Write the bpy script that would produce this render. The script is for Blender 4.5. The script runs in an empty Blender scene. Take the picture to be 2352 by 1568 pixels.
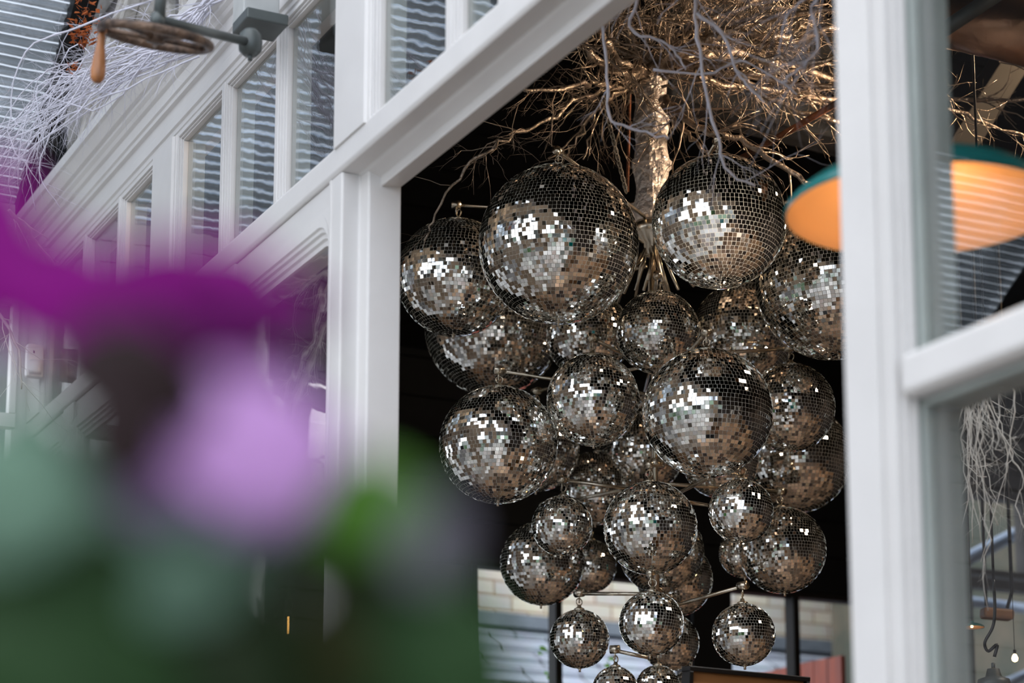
import bpy, math, random
import numpy as np
from math import sin, cos, pi, radians, sqrt, atan, atan2
from mathutils import Vector, Matrix, noise
random.seed(7)
SC = bpy.context.scene
COL = SC.collection

# ------------------------------------------------------------------ camera frame (X into the room, Y along the glazed front, Z up)
FPX, CX0, CY0 = 5000.0, 1176.0, 1370.0
YAW, TILT = radians(26.7), atan(885/5000)
CAM = Vector((-2.0, 0.0, 1.5))
Rv = Vector((cos(YAW), -sin(YAW), 0))
Fv = Vector((sin(YAW)*cos(TILT), cos(YAW)*cos(TILT), sin(TILT)))
Uv = Rv.cross(Fv)
def ray(px, py): return Fv + Rv*((px-CX0)/FPX) + Uv*((CY0-py)/FPX)
def at(px, py, d): return CAM + ray(px, py)*d
def atX(px, py, x): r = ray(px, py); return CAM + r*((x-CAM.x)/r.x)
def atY(px, py, y): r = ray(px, py); return CAM + r*((y-CAM.y)/r.y)
def atZ(px, py, z): r = ray(px, py); return CAM + r*((z-CAM.z)/r.z)

cam = bpy.data.cameras.new('camera')
cam.sensor_width = 36; cam.lens = FPX/2352*36
cam.shift_y = (CY0-784)/2352.0
cam.clip_start = 0.02; cam.clip_end = 200
cam.dof.use_dof = True; cam.dof.focus_distance = 6.75; cam.dof.aperture_fstop = 2.5
co = bpy.data.objects.new('camera', cam); COL.objects.link(co)
co.matrix_world = Matrix((( Rv.x, Uv.x, -Fv.x, CAM.x), (Rv.y, Uv.y, -Fv.y, CAM.y), (Rv.z, Uv.z, -Fv.z, CAM.z), (0,0,0,1)))
SC.camera = co

# ------------------------------------------------------------------ materials
def mat(name, col, rough=.5, metal=0.0, var=0.0, vscale=8.0, bump=0.0, bscale=40.0, spec=.5, emit=None, estr=0, sub=None, stretch=(1,1,1), alt=None):
    m = bpy.data.materials.new(name); m.use_nodes = True
    nt = m.node_tree; b = nt.nodes['Principled BSDF']
    b.inputs['Base Color'].default_value = (*col, 1)
    b.inputs['Roughness'].default_value = rough; b.inputs['Metallic'].default_value = metal
    b.inputs['Specular IOR Level'].default_value = spec
    if emit: b.inputs['Emission Color'].default_value = (*emit, 1); b.inputs['Emission Strength'].default_value = estr
    tc = nt.nodes.new('ShaderNodeTexCoord'); mp = nt.nodes.new('ShaderNodeMapping')
    nt.links.new(tc.outputs['Object'], mp.inputs['Vector']); mp.inputs['Scale'].default_value = stretch
    if var > 0:
        n = nt.nodes.new('ShaderNodeTexNoise'); n.inputs['Scale'].default_value = vscale; n.inputs['Detail'].default_value = 6
        nt.links.new(mp.outputs[0], n.inputs['Vector'])
        mx = nt.nodes.new('ShaderNodeMix'); mx.data_type = 'RGBA'
        c2 = alt if alt else tuple(c*(1-var) for c in col)
        mx.inputs[6].default_value = (*col, 1); mx.inputs[7].default_value = (*c2, 1)
        rp = nt.nodes.new('ShaderNodeMapRange'); rp.inputs[1].default_value = .38; rp.inputs[2].default_value = .66
        nt.links.new(n.outputs['Fac'], rp.inputs[0]); nt.links.new(rp.outputs[0], mx.inputs[0])
        nt.links.new(mx.outputs[2], b.inputs['Base Color'])
    if bump > 0:
        n2 = nt.nodes.new('ShaderNodeTexNoise'); n2.inputs['Scale'].default_value = bscale; n2.inputs['Detail'].default_value = 4
        nt.links.new(mp.outputs[0], n2.inputs['Vector'])
        bp = nt.nodes.new('ShaderNodeBump'); bp.inputs['Strength'].default_value = bump; bp.inputs['Distance'].default_value = .02
        nt.links.new(n2.outputs['Fac'], bp.inputs['Height']); nt.links.new(bp.outputs[0], b.inputs['Normal'])
    return m

def glass(name, wavy=0.02, tint=(.97,.98,.98), ior=1.6, scale=9.0, dist=.02):
    m = bpy.data.materials.new(name); m.use_nodes = True; nt = m.node_tree
    nt.nodes.remove(nt.nodes['Principled BSDF']); out = nt.nodes['Material Output']
    tr = nt.nodes.new('ShaderNodeBsdfTransparent'); tr.inputs[0].default_value = (*tint, 1)
    gl = nt.nodes.new('ShaderNodeBsdfGlossy'); gl.inputs['Roughness'].default_value = .0; gl.inputs[0].default_value = (1,1,1,1)
    fr = nt.nodes.new('ShaderNodeFresnel'); fr.inputs[0].default_value = ior
    ge = nt.nodes.new('ShaderNodeNewGeometry'); mm = nt.nodes.new('ShaderNodeMapRange'); mm.inputs[3].default_value = ior; mm.inputs[4].default_value = 1/ior
    nt.links.new(ge.outputs['Backfacing'], mm.inputs[0]); nt.links.new(mm.outputs[0], fr.inputs[0])
    mx = nt.nodes.new('ShaderNodeMixShader')
    nt.links.new(fr.outputs[0], mx.inputs[0]); nt.links.new(tr.outputs[0], mx.inputs[1]); nt.links.new(gl.outputs[0], mx.inputs[2])
    if wavy > 0:
        tc = nt.nodes.new('ShaderNodeTexCoord'); n = nt.nodes.new('ShaderNodeTexNoise'); n.inputs['Scale'].default_value = scale; n.inputs['Detail'].default_value = 2
        bp = nt.nodes.new('ShaderNodeBump'); bp.inputs['Strength'].default_value = wavy; bp.inputs['Distance'].default_value = dist
        nt.links.new(tc.outputs['Object'], n.inputs['Vector']); nt.links.new(n.outputs['Fac'], bp.inputs['Height'])
        nt.links.new(bp.outputs[0], gl.inputs['Normal'])
    nt.links.new(mx.outputs[0], out.inputs[0])
    return m

def leafmat(name, col, trans=.4, rough=.6):
    m = bpy.data.materials.new(name); m.use_nodes = True; nt = m.node_tree
    b = nt.nodes['Principled BSDF']; out = nt.nodes['Material Output']
    b.inputs['Roughness'].default_value = rough; b.inputs['Specular IOR Level'].default_value = .25
    tc = nt.nodes.new('ShaderNodeTexCoord'); n = nt.nodes.new('ShaderNodeTexNoise'); n.inputs['Scale'].default_value = 60
    nt.links.new(tc.outputs['Object'], n.inputs['Vector'])
    mx = nt.nodes.new('ShaderNodeMix'); mx.data_type = 'RGBA'; mx.inputs[6].default_value = (*col,1); mx.inputs[7].default_value = (*[c*.75 for c in col],1)
    nt.links.new(n.outputs['Fac'], mx.inputs[0]); nt.links.new(mx.outputs[2], b.inputs['Base Color'])
    t = nt.nodes.new('ShaderNodeBsdfTranslucent'); nt.links.new(mx.outputs[2], t.inputs[0])
    ms = nt.nodes.new('ShaderNodeMixShader'); ms.inputs[0].default_value = trans
    nt.links.new(b.outputs[0], ms.inputs[1]); nt.links.new(t.outputs[0], ms.inputs[2]); nt.links.new(ms.outputs[0], out.inputs[0])
    return m

M = {}
M['paint'] = mat('white_gloss_paint', (.69,.68,.675), .38, var=.05, vscale=5, bump=.04, bscale=30)
M['greygreen'] = mat('dimmed_inner_side', (.34,.38,.365), .6, var=.15, vscale=5)  # dim look behind the glass put into the colour of the reveals
M['oldpaint'] = mat('weathered_white_paint', (.72,.70,.67), .6, var=.3, vscale=14, bump=.35, bscale=60, stretch=(1,.35,1.4), alt=(.45,.42,.38))
M['dark'] = mat('black_stained_boards', (.005,.0065,.008), .5, var=.4, vscale=4, bump=.15, bscale=18, alt=(.007,.009,.012), spec=.2)
M['darkwood'] = mat('dark_window_frame_paint', (.010,.009,.009), .6, var=.3, vscale=6, spec=.2)
M['dimview'] = mat('dim_grey_view', (.10,.10,.11), .8, var=.2, vscale=3)  # dim view through the left back window painted as pane colour
M['brownboard'] = mat('dark_brown_boards', (.055,.048,.048), .6, var=.3, vscale=6)
M['greybeam'] = mat('weathered_grey_beam', (.20,.205,.205), .75, var=.6, vscale=3, bump=.4, bscale=14, stretch=(.5,6,6), alt=(.08,.08,.08))
M['mirror'] = mat('mirror_tile', (.93,.925,.90), .025, 1.0)
M['tileedge'] = mat('cut_glass_tile_edge', (.86,.86,.80), .18, .85)
M['grout'] = mat('silver_core', (.85,.85,.82), .6, .15)
M['nickel'] = mat('brushed_nickel', (.66,.60,.50), .25, 1.0, bump=.05, bscale=80)
M['foil'] = mat('crumpled_silver_foil', (.80,.74,.70), .34, .45, bump=1.0, bscale=42, var=.2, vscale=20)
M['silverbark'] = mat('silver_painted_bark', (.46,.38,.31), .34, .8, var=.45, vscale=25, bump=.5, bscale=70)
M['silvertwig'] = mat('silver_painted_twig', (.44,.36,.29), .4, .7, var=.4, vscale=30)
M['whitetwig'] = mat('white_painted_twig', (.66,.66,.76), .6, var=.2, vscale=20)
M['duskytwig'] = mat('pale_bleached_twig', (.80,.77,.72), .6, var=.2, vscale=20)
M['rust'] = mat('rusty_iron', (.20,.07,.03), .7, .3, var=.6, vscale=14, bump=.3, alt=(.06,.03,.02))
M['wheeliron'] = mat('worn_dark_iron', (.045,.032,.028), .5, .5, var=.6, vscale=22, bump=.5, bscale=60, alt=(.20,.13,.09))
M['handle'] = mat('varnished_wood_handle', (.42,.17,.06), .38, var=.4, vscale=9, stretch=(4,4,1), alt=(.20,.08,.03))
M['greymetal'] = mat('grey_green_painted_steel', (.085,.10,.10), .42, .2, var=.25, vscale=10)
M['lightgrey'] = mat('light_grey_painted_box', (.45,.47,.47), .5, var=.2)
M['blackmetal'] = mat('black_metal', (.012,.012,.013), .3, .5)
M['chain'] = mat('dull_steel_chain', (.40,.37,.32), .45, .9)
M['teal'] = mat('teal_enamel', (.006,.17,.17), .18, var=.12, vscale=5)
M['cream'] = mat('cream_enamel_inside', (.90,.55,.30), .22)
M['bulb'] = mat('warm_bulb', (1,.8,.5), .3, emit=(1,.62,.25), estr=18)
M['filament'] = mat('glowing_filament', (1,.7,.3), .3, emit=(1,.50,.12), estr=7)
M['copper'] = mat('copper_duct', (.45,.24,.14), .3, .9, var=.4, vscale=4, bump=.1)
M['floorwood'] = mat('tan_floor_boards', (.52,.33,.20), .5, var=.4, vscale=.9, alt=(.02,.014,.011))
M['render'] = mat('pale_painted_wall', (.62,.60,.55), .8, var=.15, vscale=2)
M['pipe'] = mat('blue_grey_pipe', (.22,.27,.36), .35, .5)
M['plastic'] = mat('white_sensor_plastic', (.78,.77,.76), .35)
M['tan'] = mat('brown_board_and_glare', (.30,.14,.05), .45, var=.2, vscale=7)
M['redwood'] = mat('red_stained_fence', (.40,.085,.045), .6, var=.35, vscale=5, stretch=(3,3,.6), alt=(.27,.07,.05))
M['lead'] = mat('lead_flashing', (.26,.30,.35), .5, .2, var=.3, vscale=4)
M['flatleaf'] = leafmat('vine_leaf_green', (.18,.42,.05), .5)
M['foliage'] = leafmat('tree_foliage', (.22,.30,.08), .45)
M['hedge'] = leafmat('hedge_green', (.08,.20,.05), .2)
M['rustleaf'] = leafmat('dry_orange_leaf', (.45,.12,.03), .35)
M['pglass'] = glass('old_wavy_glass', .10, ior=1.62, scale=5.0, dist=.010)
M['rglass'] = glass('flat_window_glass', .012, ior=1.62, scale=3.0, dist=.010)
M['cglass'] = glass('clear_glass', 0.0, ior=1.45)
M['jar'] = glass('lantern_glass', .1, ior=1.5, tint=(.85,.92,.92))

def brickmat(name, c1, c2, cm, w, h, mortar=.008, axis='XZ', bump=.4, off=.5):
    m = bpy.data.materials.new(name); m.use_nodes = True; nt = m.node_tree; b = nt.nodes['Principled BSDF']; b.inputs['Roughness'].default_value = .85
    tc = nt.nodes.new('ShaderNodeTexCoord'); sp = nt.nodes.new('ShaderNodeSeparateXYZ'); cb = nt.nodes.new('ShaderNodeCombineXYZ')
    nt.links.new(tc.outputs['Object'], sp.inputs[0])
    nt.links.new(sp.outputs[axis[0]], cb.inputs[0]); nt.links.new(sp.outputs[axis[1]], cb.inputs[1])
    nz = nt.nodes.new('ShaderNodeTexNoise'); nz.inputs['Scale'].default_value = 3.5; nz.inputs['Detail'].default_value = 3
    nt.links.new(tc.outputs['Object'], nz.inputs['Vector'])
    ad = nt.nodes.new('ShaderNodeVectorMath'); ad.operation = 'MULTIPLY_ADD'; ad.inputs[1].default_value = (.03,.03,0)
    nt.links.new(nz.outputs['Color'], ad.inputs[0]); nt.links.new(cb.outputs[0], ad.inputs[2])
    br = nt.nodes.new('ShaderNodeTexBrick'); br.inputs['Scale'].default_value = 1; br.inputs['Brick Width'].default_value = w; br.inputs['Row Height'].default_value = h
    br.inputs['Mortar Size'].default_value = mortar; br.inputs['Mortar Smooth'].default_value = .3; br.offset = off
    br.inputs['Color1'].default_value = (*c1,1); br.inputs['Color2'].default_value = (*c2,1); br.inputs['Mortar'].default_value = (*cm,1)
    nt.links.new(ad.outputs[0], br.inputs['Vector'])
    n2 = nt.nodes.new('ShaderNodeTexNoise'); n2.inputs['Scale'].default_value = 9; n2.inputs['Detail'].default_value = 6
    nt.links.new(tc.outputs['Object'], n2.inputs['Vector'])
    mx = nt.nodes.new('ShaderNodeMix'); mx.data_type = 'RGBA'; mx.blend_type = 'MULTIPLY'; mx.inputs[0].default_value = .2
    nt.links.new(br.outputs['Color'], mx.inputs[6]); nt.links.new(n2.outputs['Color'], mx.inputs[7])
    nt.links.new(mx.outputs[2], b.inputs['Base Color'])
    bp = nt.nodes.new('ShaderNodeBump'); bp.inputs['Strength'].default_value = bump; bp.inputs['Distance'].default_value = .02; bp.invert = True
    nt.links.new(br.outputs['Fac'], bp.inputs['Height']); nt.links.new(bp.outputs[0], b.inputs['Normal'])
    return m
M['stone'] = brickmat('cream_stone_blocks', (.95,.86,.68), (.74,.71,.64), (.46,.31,.19), .30, .115, .009)
M['paving'] = brickmat('chequered_stone_paving', (.60,.58,.55), (.16,.15,.14), (.25,.2,.17), .5, .4, .03, axis='XY')
M['panels'] = brickmat('painted_wall_panels', (.93,.94,.92), (.45,.47,.46), (.30,.42,.30), .62, .42, .03, axis='YZ')
M['floorwood'] = brickmat('tan_floor_planks', (.66,.45,.30), (.05,.035,.028), (.03,.02,.02), .9, .42, .02, axis='XY', bump=.1)
M['slate'] = brickmat('grey_slates', (.50,.54,.62), (.38,.42,.50), (.06,.06,.07), .5, .26, .010, axis='XY')

def corrmat():
    m = bpy.data.materials.new('corrugated_roof_sheet'); m.use_nodes = True; nt = m.node_tree; b = nt.nodes['Principled BSDF']; out = nt.nodes['Material Output']
    b.inputs['Metallic'].default_value = 1; b.inputs['Roughness'].default_value = .12
    tc = nt.nodes.new('ShaderNodeTexCoord'); n = nt.nodes.new('ShaderNodeTexNoise'); n.inputs['Scale'].default_value = 2.5; n.inputs['Detail'].default_value = 6
    nt.links.new(tc.outputs['Object'], n.inputs['Vector'])
    r = nt.nodes.new('ShaderNodeValToRGB'); r.color_ramp.elements[0].color = (.20,.24,.27,1); r.color_ramp.elements[1].color = (.62,.68,.74,1)
    r.color_ramp.elements[0].position = .35; r.color_ramp.elements[1].position = .62
    nt.links.new(n.outputs['Fac'], r.inputs[0]); nt.links.new(r.outputs[0], b.inputs['Base Color'])
    n2 = nt.nodes.new('ShaderNodeTexNoise'); n2.inputs['Scale'].default_value = 16
    nt.links.new(tc.outputs['Object'], n2.inputs['Vector'])
    bp = nt.nodes.new('ShaderNodeBump'); bp.inputs['Strength'].default_value = .25; bp.inputs['Distance'].default_value = .02
    nt.links.new(n2.outputs['Fac'], bp.inputs['Height']); nt.links.new(bp.outputs[0], b.inputs['Normal'])
    t = nt.nodes.new('ShaderNodeBsdfTranslucent'); t.inputs[0].default_value = (.86,.92,.98,1)
    sp = nt.nodes.new('ShaderNodeSeparateXYZ'); nt.links.new(tc.outputs['Object'], sp.inputs[0])
    m1 = nt.nodes.new('ShaderNodeMath'); m1.operation = 'MULTIPLY_ADD'; m1.inputs[1].default_value = 2*pi/(PITCH*SLOPE_DZ); m1.inputs[2].default_value = -ZBOT*2*pi/(PITCH*SLOPE_DZ)
    nt.links.new(sp.outputs['Z'], m1.inputs[0])
    n3 = nt.nodes.new('ShaderNodeTexNoise'); n3.inputs['Scale'].default_value = 7; n3.inputs['Detail'].default_value = 5; nt.links.new(tc.outputs['Object'], n3.inputs['Vector'])
    m2 = nt.nodes.new('ShaderNodeMath'); m2.operation = 'MULTIPLY_ADD'; m2.inputs[1].default_value = 2.2; nt.links.new(n3.outputs['Fac'], m2.inputs[0]); nt.links.new(m1.outputs[0], m2.inputs[2])
    m3 = nt.nodes.new('ShaderNodeMath'); m3.operation = 'SINE'; nt.links.new(m2.outputs[0], m3.inputs[0])
    mr = nt.nodes.new('ShaderNodeMapRange'); mr.inputs[1].default_value = .55; mr.inputs[2].default_value = .95; mr.inputs[3].default_value = .10; mr.inputs[4].default_value = .95  # bright sky lines along the ridges put in as translucent stripes
    nt.links.new(m3.outputs[0], mr.inputs[0])
    ms = nt.nodes.new('ShaderNodeMixShader'); nt.links.new(mr.outputs[0], ms.inputs[0])
    nt.links.new(b.outputs[0], ms.inputs[1]); nt.links.new(t.outputs[0], ms.inputs[2]); nt.links.new(ms.outputs[0], out.inputs[0])
    return m
PITCH, ZBOT, SLOPE_DZ = .044, 4.50, .712/sqrt(1+.712**2)
M['corr'] = corrmat()

# ------------------------------------------------------------------ mesh builder
class MB:
    def __init__(s): s.v = []; s.f = []; s.m = []; s.sm = []
    def add(s, verts, faces, mi=0, smooth=False):
        o = len(s.v); s.v += [tuple(v) for v in verts]
        for f in faces: s.f.append(tuple(i+o for i in f)); s.m.append(mi); s.sm.append(smooth)
    def box(s, x0, x1, y0, y1, z0, z1, mi=0):
        s.add([(x0,y0,z0),(x1,y0,z0),(x1,y1,z0),(x0,y1,z0),(x0,y0,z1),(x1,y0,z1),(x1,y1,z1),(x0,y1,z1)],
              [(3,2,1,0),(4,5,6,7),(0,1,5,4),(1,2,6,5),(2,3,7,6),(3,0,4,7)], mi)
    def prism(s, prof, a0, a1, axis, mi=0):
        # prof: polygon; axis 'Y': (x,z); axis 'Z': (x,y); axis 'X': (y,z)
        n = len(prof); V = []
        for a in (a0, a1):
            for p, q in prof:
                V.append({'Y':(p,a,q),'Z':(p,q,a),'X':(a,p,q)}[axis])
        F = [(i,(i+1)%n,n+(i+1)%n,n+i) for i in range(n)] + [tuple(range(n))[::-1], tuple(range(n,2*n))]
        s.add(V, F, mi)
    def tube(s, pts, rad, sides=6, mi=0, cap=True, smooth=True):
        pts = [Vector(p) for p in pts]; n = len(pts)
        if not hasattr(rad, '__len__'): rad = [rad]*n
        t0 = (pts[1]-pts[0]).normalized()
        u = t0.cross(Vector((0,0,1)));
        if u.length < .1: u = t0.cross(Vector((1,0,0)))
        u.normalize(); V = []
        for i in range(n):
            t = (pts[min(i+1,n-1)]-pts[max(i-1,0)])
            if t.length < 1e-9: t = t0
            t.normalize(); u = (u - t*u.dot(t))
            if u.length < 1e-6: u = t.orthogonal()
            u.normalize(); w = t.cross(u)
            for k in range(sides):
                a = 2*pi*k/sides; V.append(pts[i] + (u*cos(a)+w*sin(a))*rad[i])
        F = []
        for i in range(n-1):
            for k in range(sides):
                k2 = (k+1)%sides; F.append((i*sides+k, i*sides+k2, (i+1)*sides+k2, (i+1)*sides+k))
        if cap: F += [tuple(range(sides))[::-1], tuple(range((n-1)*sides, n*sides))]
        s.add(V, F, mi, smooth)
    def lathe(s, prof, c, axis=(0,0,1), sides=32, mi=0, smooth=True, closed=False):
        ax = Vector(axis).normalized(); u = ax.orthogonal().normalized(); w = ax.cross(u); c = Vector(c); V = []
        for r, h in prof:
            for k in range(sides):
                a = 2*pi*k/sides; V.append(c + ax*h + (u*cos(a)+w*sin(a))*r)
        n = len(prof); F = []
        for i in range(n-1):
            for k in range(sides):
                k2 = (k+1)%sides; F.append((i*sides+k, i*sides+k2, (i+1)*sides+k2, (i+1)*sides+k))
        if not closed: F += [tuple(range(sides))[::-1], tuple(range((n-1)*sides, n*sides))]
        s.add(V, F, mi, smooth)
    def torus(s, c, nrm, R, r, seg=20, sides=6, mi=0, sx=1.0, up=None):
        nrm = Vector(nrm).normalized(); u = (Vector(up) if up else nrm.orthogonal()); u = (u-nrm*u.dot(nrm)).normalized(); w = nrm.cross(u); c = Vector(c); V = []
        for i in range(seg):
            a = 2*pi*i/seg; d = u*cos(a)*sx + w*sin(a); p = c + d*R; dn = (u*cos(a)+w*sin(a))
            for k in range(sides):
                b = 2*pi*k/sides; V.append(p + dn*cos(b)*r + nrm*sin(b)*r)
        F = [(i*sides+k, i*sides+(k+1)%sides, ((i+1)%seg)*sides+(k+1)%sides, ((i+1)%seg)*sides+k) for i in range(seg) for k in range(sides)]
        s.add(V, F, mi, True)
    def build(s, name, mats, parent=None, loc=None, bevel=0):
        me = bpy.data.meshes.new(name)
        V = s.v
        if loc is not None: V = [(a-loc[0], b-loc[1], c-loc[2]) for a,b,c in s.v]
        me.from_pydata(V, [], s.f)
        if not isinstance(mats, (list, tuple)): mats = [mats]
        for m in mats: me.materials.append(m)
        me.polygons.foreach_set('material_index', s.m); me.polygons.foreach_set('use_smooth', s.sm)
        me.update()
        o = bpy.data.objects.new(name, me); COL.objects.link(o)
        if loc is not None: o.location = loc
        if parent is not None: o.parent = parent
        if bevel:
            b = o.modifiers.new('bevel','BEVEL'); b.width = bevel; b.segments = 2; b.limit_method = 'ANGLE'
        return o
def tag(o, label=None, cat=None, group=None, kind=None):
    if label: o['label'] = label
    if cat: o['category'] = cat
    if group: o['group'] = group
    if kind: o['kind'] = kind
    return o
def empty(name, loc=(0,0,0), rz=0):
    o = bpy.data.objects.new(name, None); COL.objects.link(o); o.location = loc; o.rotation_euler.z = rz; o.empty_display_size = .05; return o
def struct(o, label=None): return tag(o, label, kind='structure')
def sub(root, world): return Vector(world) - Vector(root.location)

# ------------------------------------------------------------------ THE WHITE GLAZED FRONT (plane X = 0)
YF = 8.15
b = MB()
TP = [(0,3.631),(-.006,3.622),(-.006,3.562),(0,3.553),(.045,3.551),(.052,3.545),(.085,3.530),(.085,3.506),(.14,3.512),(.14,3.631)]
b.prism(TP, -3.5, YF, 'Y'); struct(b.build('trim_1', M['paint'], bevel=.003), 'long white transom beam with stepped underside crossing the glazed front')
# left post of the wide opening, below the transom
b = MB(); b.prism([(0,5.018),(0,4.955),(.004,4.95),(.048,4.95),(.052,4.945),(.052,4.903),(.056,4.897),(.138,4.884),(.138,5.018)], 0, 3.552, 'Z')
struct(b.build('trim_2', M['paint'], bevel=.003), 'white post with stepped reveal at left edge of the wide opening')
# right post
def ypx(px, x, py=300): return atX(px, py, x).y
RP = [(0,2.785),(0,ypx(2002,0)),(.008,ypx(2008,.008)),(.008,ypx(2024,.008)),(.003,ypx(2028,.003)),(.003,ypx(2040,.003)),(.016,ypx(2050,.016)),(.016,ypx(2062,.016)),(.030,ypx(2074,.030)),(.030,ypx(2084,.030)),(.036,ypx(2088,.036))]
YRP = RP[-1][1]
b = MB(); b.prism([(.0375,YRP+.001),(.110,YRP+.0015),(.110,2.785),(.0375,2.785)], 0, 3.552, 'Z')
struct(b.build('trim_39', M['greygreen']), 'inner side of the thick post, toned grey green for dimness behind glass')
b = MB(); b.prism(RP+[(.037,YRP+.0005),(.037,2.785)], 0, 3.552, 'Z')
struct(b.build('trim_3', M['paint'], bevel=.002), 'thick white moulded post standing nearest, right of the wide opening')
b = MB(); b.prism([(.004,2.400),(.004,2.452),(.012,2.460),(.095,2.463),(.095,2.390),(.012,2.392)], 1.27, YRP-.0005, 'Y')
struct(b.build('trim_4', M['paint'], bevel=.003), 'white glazing rail running right from the thick post')
# cornice above the clerestory lights
CP = [(.10,4.1555),(.008,4.1555),(.008,4.170),(.004,4.172),(.004,4.188),(-.004,4.192),(-.004,4.222),(0,4.226),(0,4.262),(-.014,4.266),(-.014,4.280),(-.022,4.284),(-.022,4.322),
      (-.034,4.327),(-.040,4.338),(-.052,4.346),(-.052,4.356),(-.066,4.360),(-.080,4.378),(-.088,4.388),(-.100,4.391),(-.100,4.428),(-.09,4.434),(.14,4.46),(.14,4.1555)]
b = MB(); b.prism(CP, -3.5, YF, 'Y'); struct(b.build('trim_5', M['paint'], bevel=.0015), 'deep white moulded cornice above the row of small upper lights')

PX = .024   # pane plane
ntrim = [6]
def rect_frame(b, y0, y1, z0, z1, steps, round_corner=0):
    # steps: list of (outer offset, inner offset, x_front); opening glass y0..y1,z0..z1
    for o, i, xf in steps:
        xb = PX+.006
        b.box(xf, xb, y0-o, y0-i, z0-o, z1+o); b.box(xf, xb, y1+i, y1+o, z0-o, z1+o)
        b.box(xf, xb, y0-i, y1+i, z1+i, z1+o); b.box(xf, xb, y0-i, y1+i, z0-o, z0-i)
nwin = [0]
def window(y0, y1, z0, z1, label, steps=((.022,.0125,.0),(.0125,.006,.007),(.006,0,.013)), wavy='pglass', fm='paint'):
    nwin[0] += 1
    e = empty('window_%d' % nwin[0], (PX, (y0+y1)/2, z0)); struct(e, label)
    b = MB(); rect_frame(b, y0, y1, z0, z1, steps); f = b.build('window_frame', M[fm], e, loc=e.location, bevel=.0015); f.location = (0,0,0)
    b = MB(); o_=steps[-1][0]; xa=PX+.0065; b.box(xa,xa+.055,y0-o_,y0,z0-o_,z1+o_); b.box(xa,xa+.055,y1,y1+o_,z0-o_,z1+o_); b.box(xa,xa+.055,y0,y1,z1,z1+o_); b.box(xa,xa+.055,y0,y1,z0-o_,z0); f=b.build('dim_reveal', M['greygreen'], e, loc=e.location); f.location=(0,0,0)  # added strip carries the dimmed tone of the reveal behind glass
    b = MB(); b.box(PX, PX+.004, y0-.01, y1+.01, z0-.01, z1+.01); f = b.build('pane', M[wavy], e, loc=e.location); f.location = (0,0,0)
    return e
# clerestory lights:  (pane y0,y1)
panes = [(2.10,2.43),(2.55,2.88),(3.28,3.60),(3.70,4.02)]
for bp, ap, py in [(1071,1165,30),(882,1023,110),(668,768,200),(540,631,300),(427,505,420),(296,348,520),(215,268,590)]:
    panes.append((atX(ap,py,0).y+.013 if ap != 1165 else 4.06, atX(bp,py,.024).y))
panes.append((atX(190,600,0).y+.013, 7.90))
panes[3] = (3.62, 3.94)
names = ['above far right','beyond right','near beam head','third right of wide post','second right of wide post','directly right of wide post','directly left of wide post','second left of wide post with brightest stripes','third left of wide post','fourth left, beyond second wide post','fifth left above purple petals','sixth left at corner']
for (y0,y1), nm in zip(panes, names):
    window(y0, y1, 3.60, 4.132, 'small upper light in white frame, '+nm)
# posts between them
posts = []
for k in range(len(panes)-1):
    a = panes[k][1]+.0225; c = panes[k+1][0]-.0225
    posts.append((a,c))
posts.append((panes[-1][1]+.0225, YF)); posts.append((-3.5, panes[0][0]-.0225))
for a, c in posts:
    if c-a < .002: continue
    b = MB(); w = c-a
    if w > .1:
        b.prism([(-.012,a+.02),(-.012,c-.02),(-.004,c-.016),(-.004,c-.002),(.0,c),(.084,c),(.084,a),(0,a),(-.004,a+.002),(-.004,a+.016)], 3.62, 4.155, 'Z')
    else: b.prism([(-.004,a),(-.004,c),(.084,c),(.084,a)], 3.62, 4.155, 'Z')
    ntrim[0] += 1
    struct(b.build('trim_%d' % ntrim[0], M['paint'], bevel=.002), 'white upright between upper lights, %s' % ('wide' if w > .1 else 'narrow'))
# lower lights left of the opening, the nearest with a rounded corner
def arch_window(y0, y1, z0, z1, label):
    nwin[0] += 1
    e = empty('window_%d' % nwin[0], (PX, (y0+y1)/2, z0)); struct(e, label)
    b = MB()
    R = .065
    def loop(off):
        L = [(y1+off, z0-off), (y1+off, z1+off)]
        r = R+off*.3
        yo = y0 - min(off, .012)
        for k in range(9):
            a = pi/2 - k*pi/16
            L.append((yo+r - r*cos(a)*1.0, z1+off-r + r*sin(a)))
        L.append((yo, z0-off)); return L
    steps = [(.085,-.002),(.048,-.002),(.044,.004),(.034,.004),(.030,.011),(.018,.011),(.014,.018),(0,.018),(0,.08),(.085,.08)]
    rings = [[(x, y, z) for y, z in loop(o)] for o, x in steps]
    n = len(rings[0]); V = [p for r_ in rings for p in r_]; F = []
    for i in range(len(rings)-1):
        for k in range(n): F.append((i*n+k, i*n+(k+1)%n, (i+1)*n+(k+1)%n, (i+1)*n+k))
    b.add(V, F)
    L_ = loop(.084); arc = L_[2:11]; b.prism([(p[0],p[1]) for p in arc]+[(arc[-1][0]-.001,z1+.085)], -.0015, .078, 'X')
    f = b.build('window_frame', M['paint'], e, loc=e.location); f.location = (0,0,0)
    b = MB(); b.box(PX, PX+.004, y0-.005, y1+.005, z0-.005, z1+.005); f = b.build('pane', M['pglass'], e, loc=e.location); f.location = (0,0,0)
low = [(atX(753,800,0).y+.013,atX(580,700,PX).y,'large lower light with rounded corner, left of the wide opening'),(5.98,6.50,'large lower light behind purple petals'),(6.86,7.38,'lower light behind the flowers, second from corner'),(7.62,7.98,'lower light next to the corner')]
for y0,y1,lb in low: arch_window(y0, y1, 1.05, 3.40, lb)
edges = [5.016]+[v for y0,y1,_ in low for v in (y0-.0125, y1+.0855)]+[YF]
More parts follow.
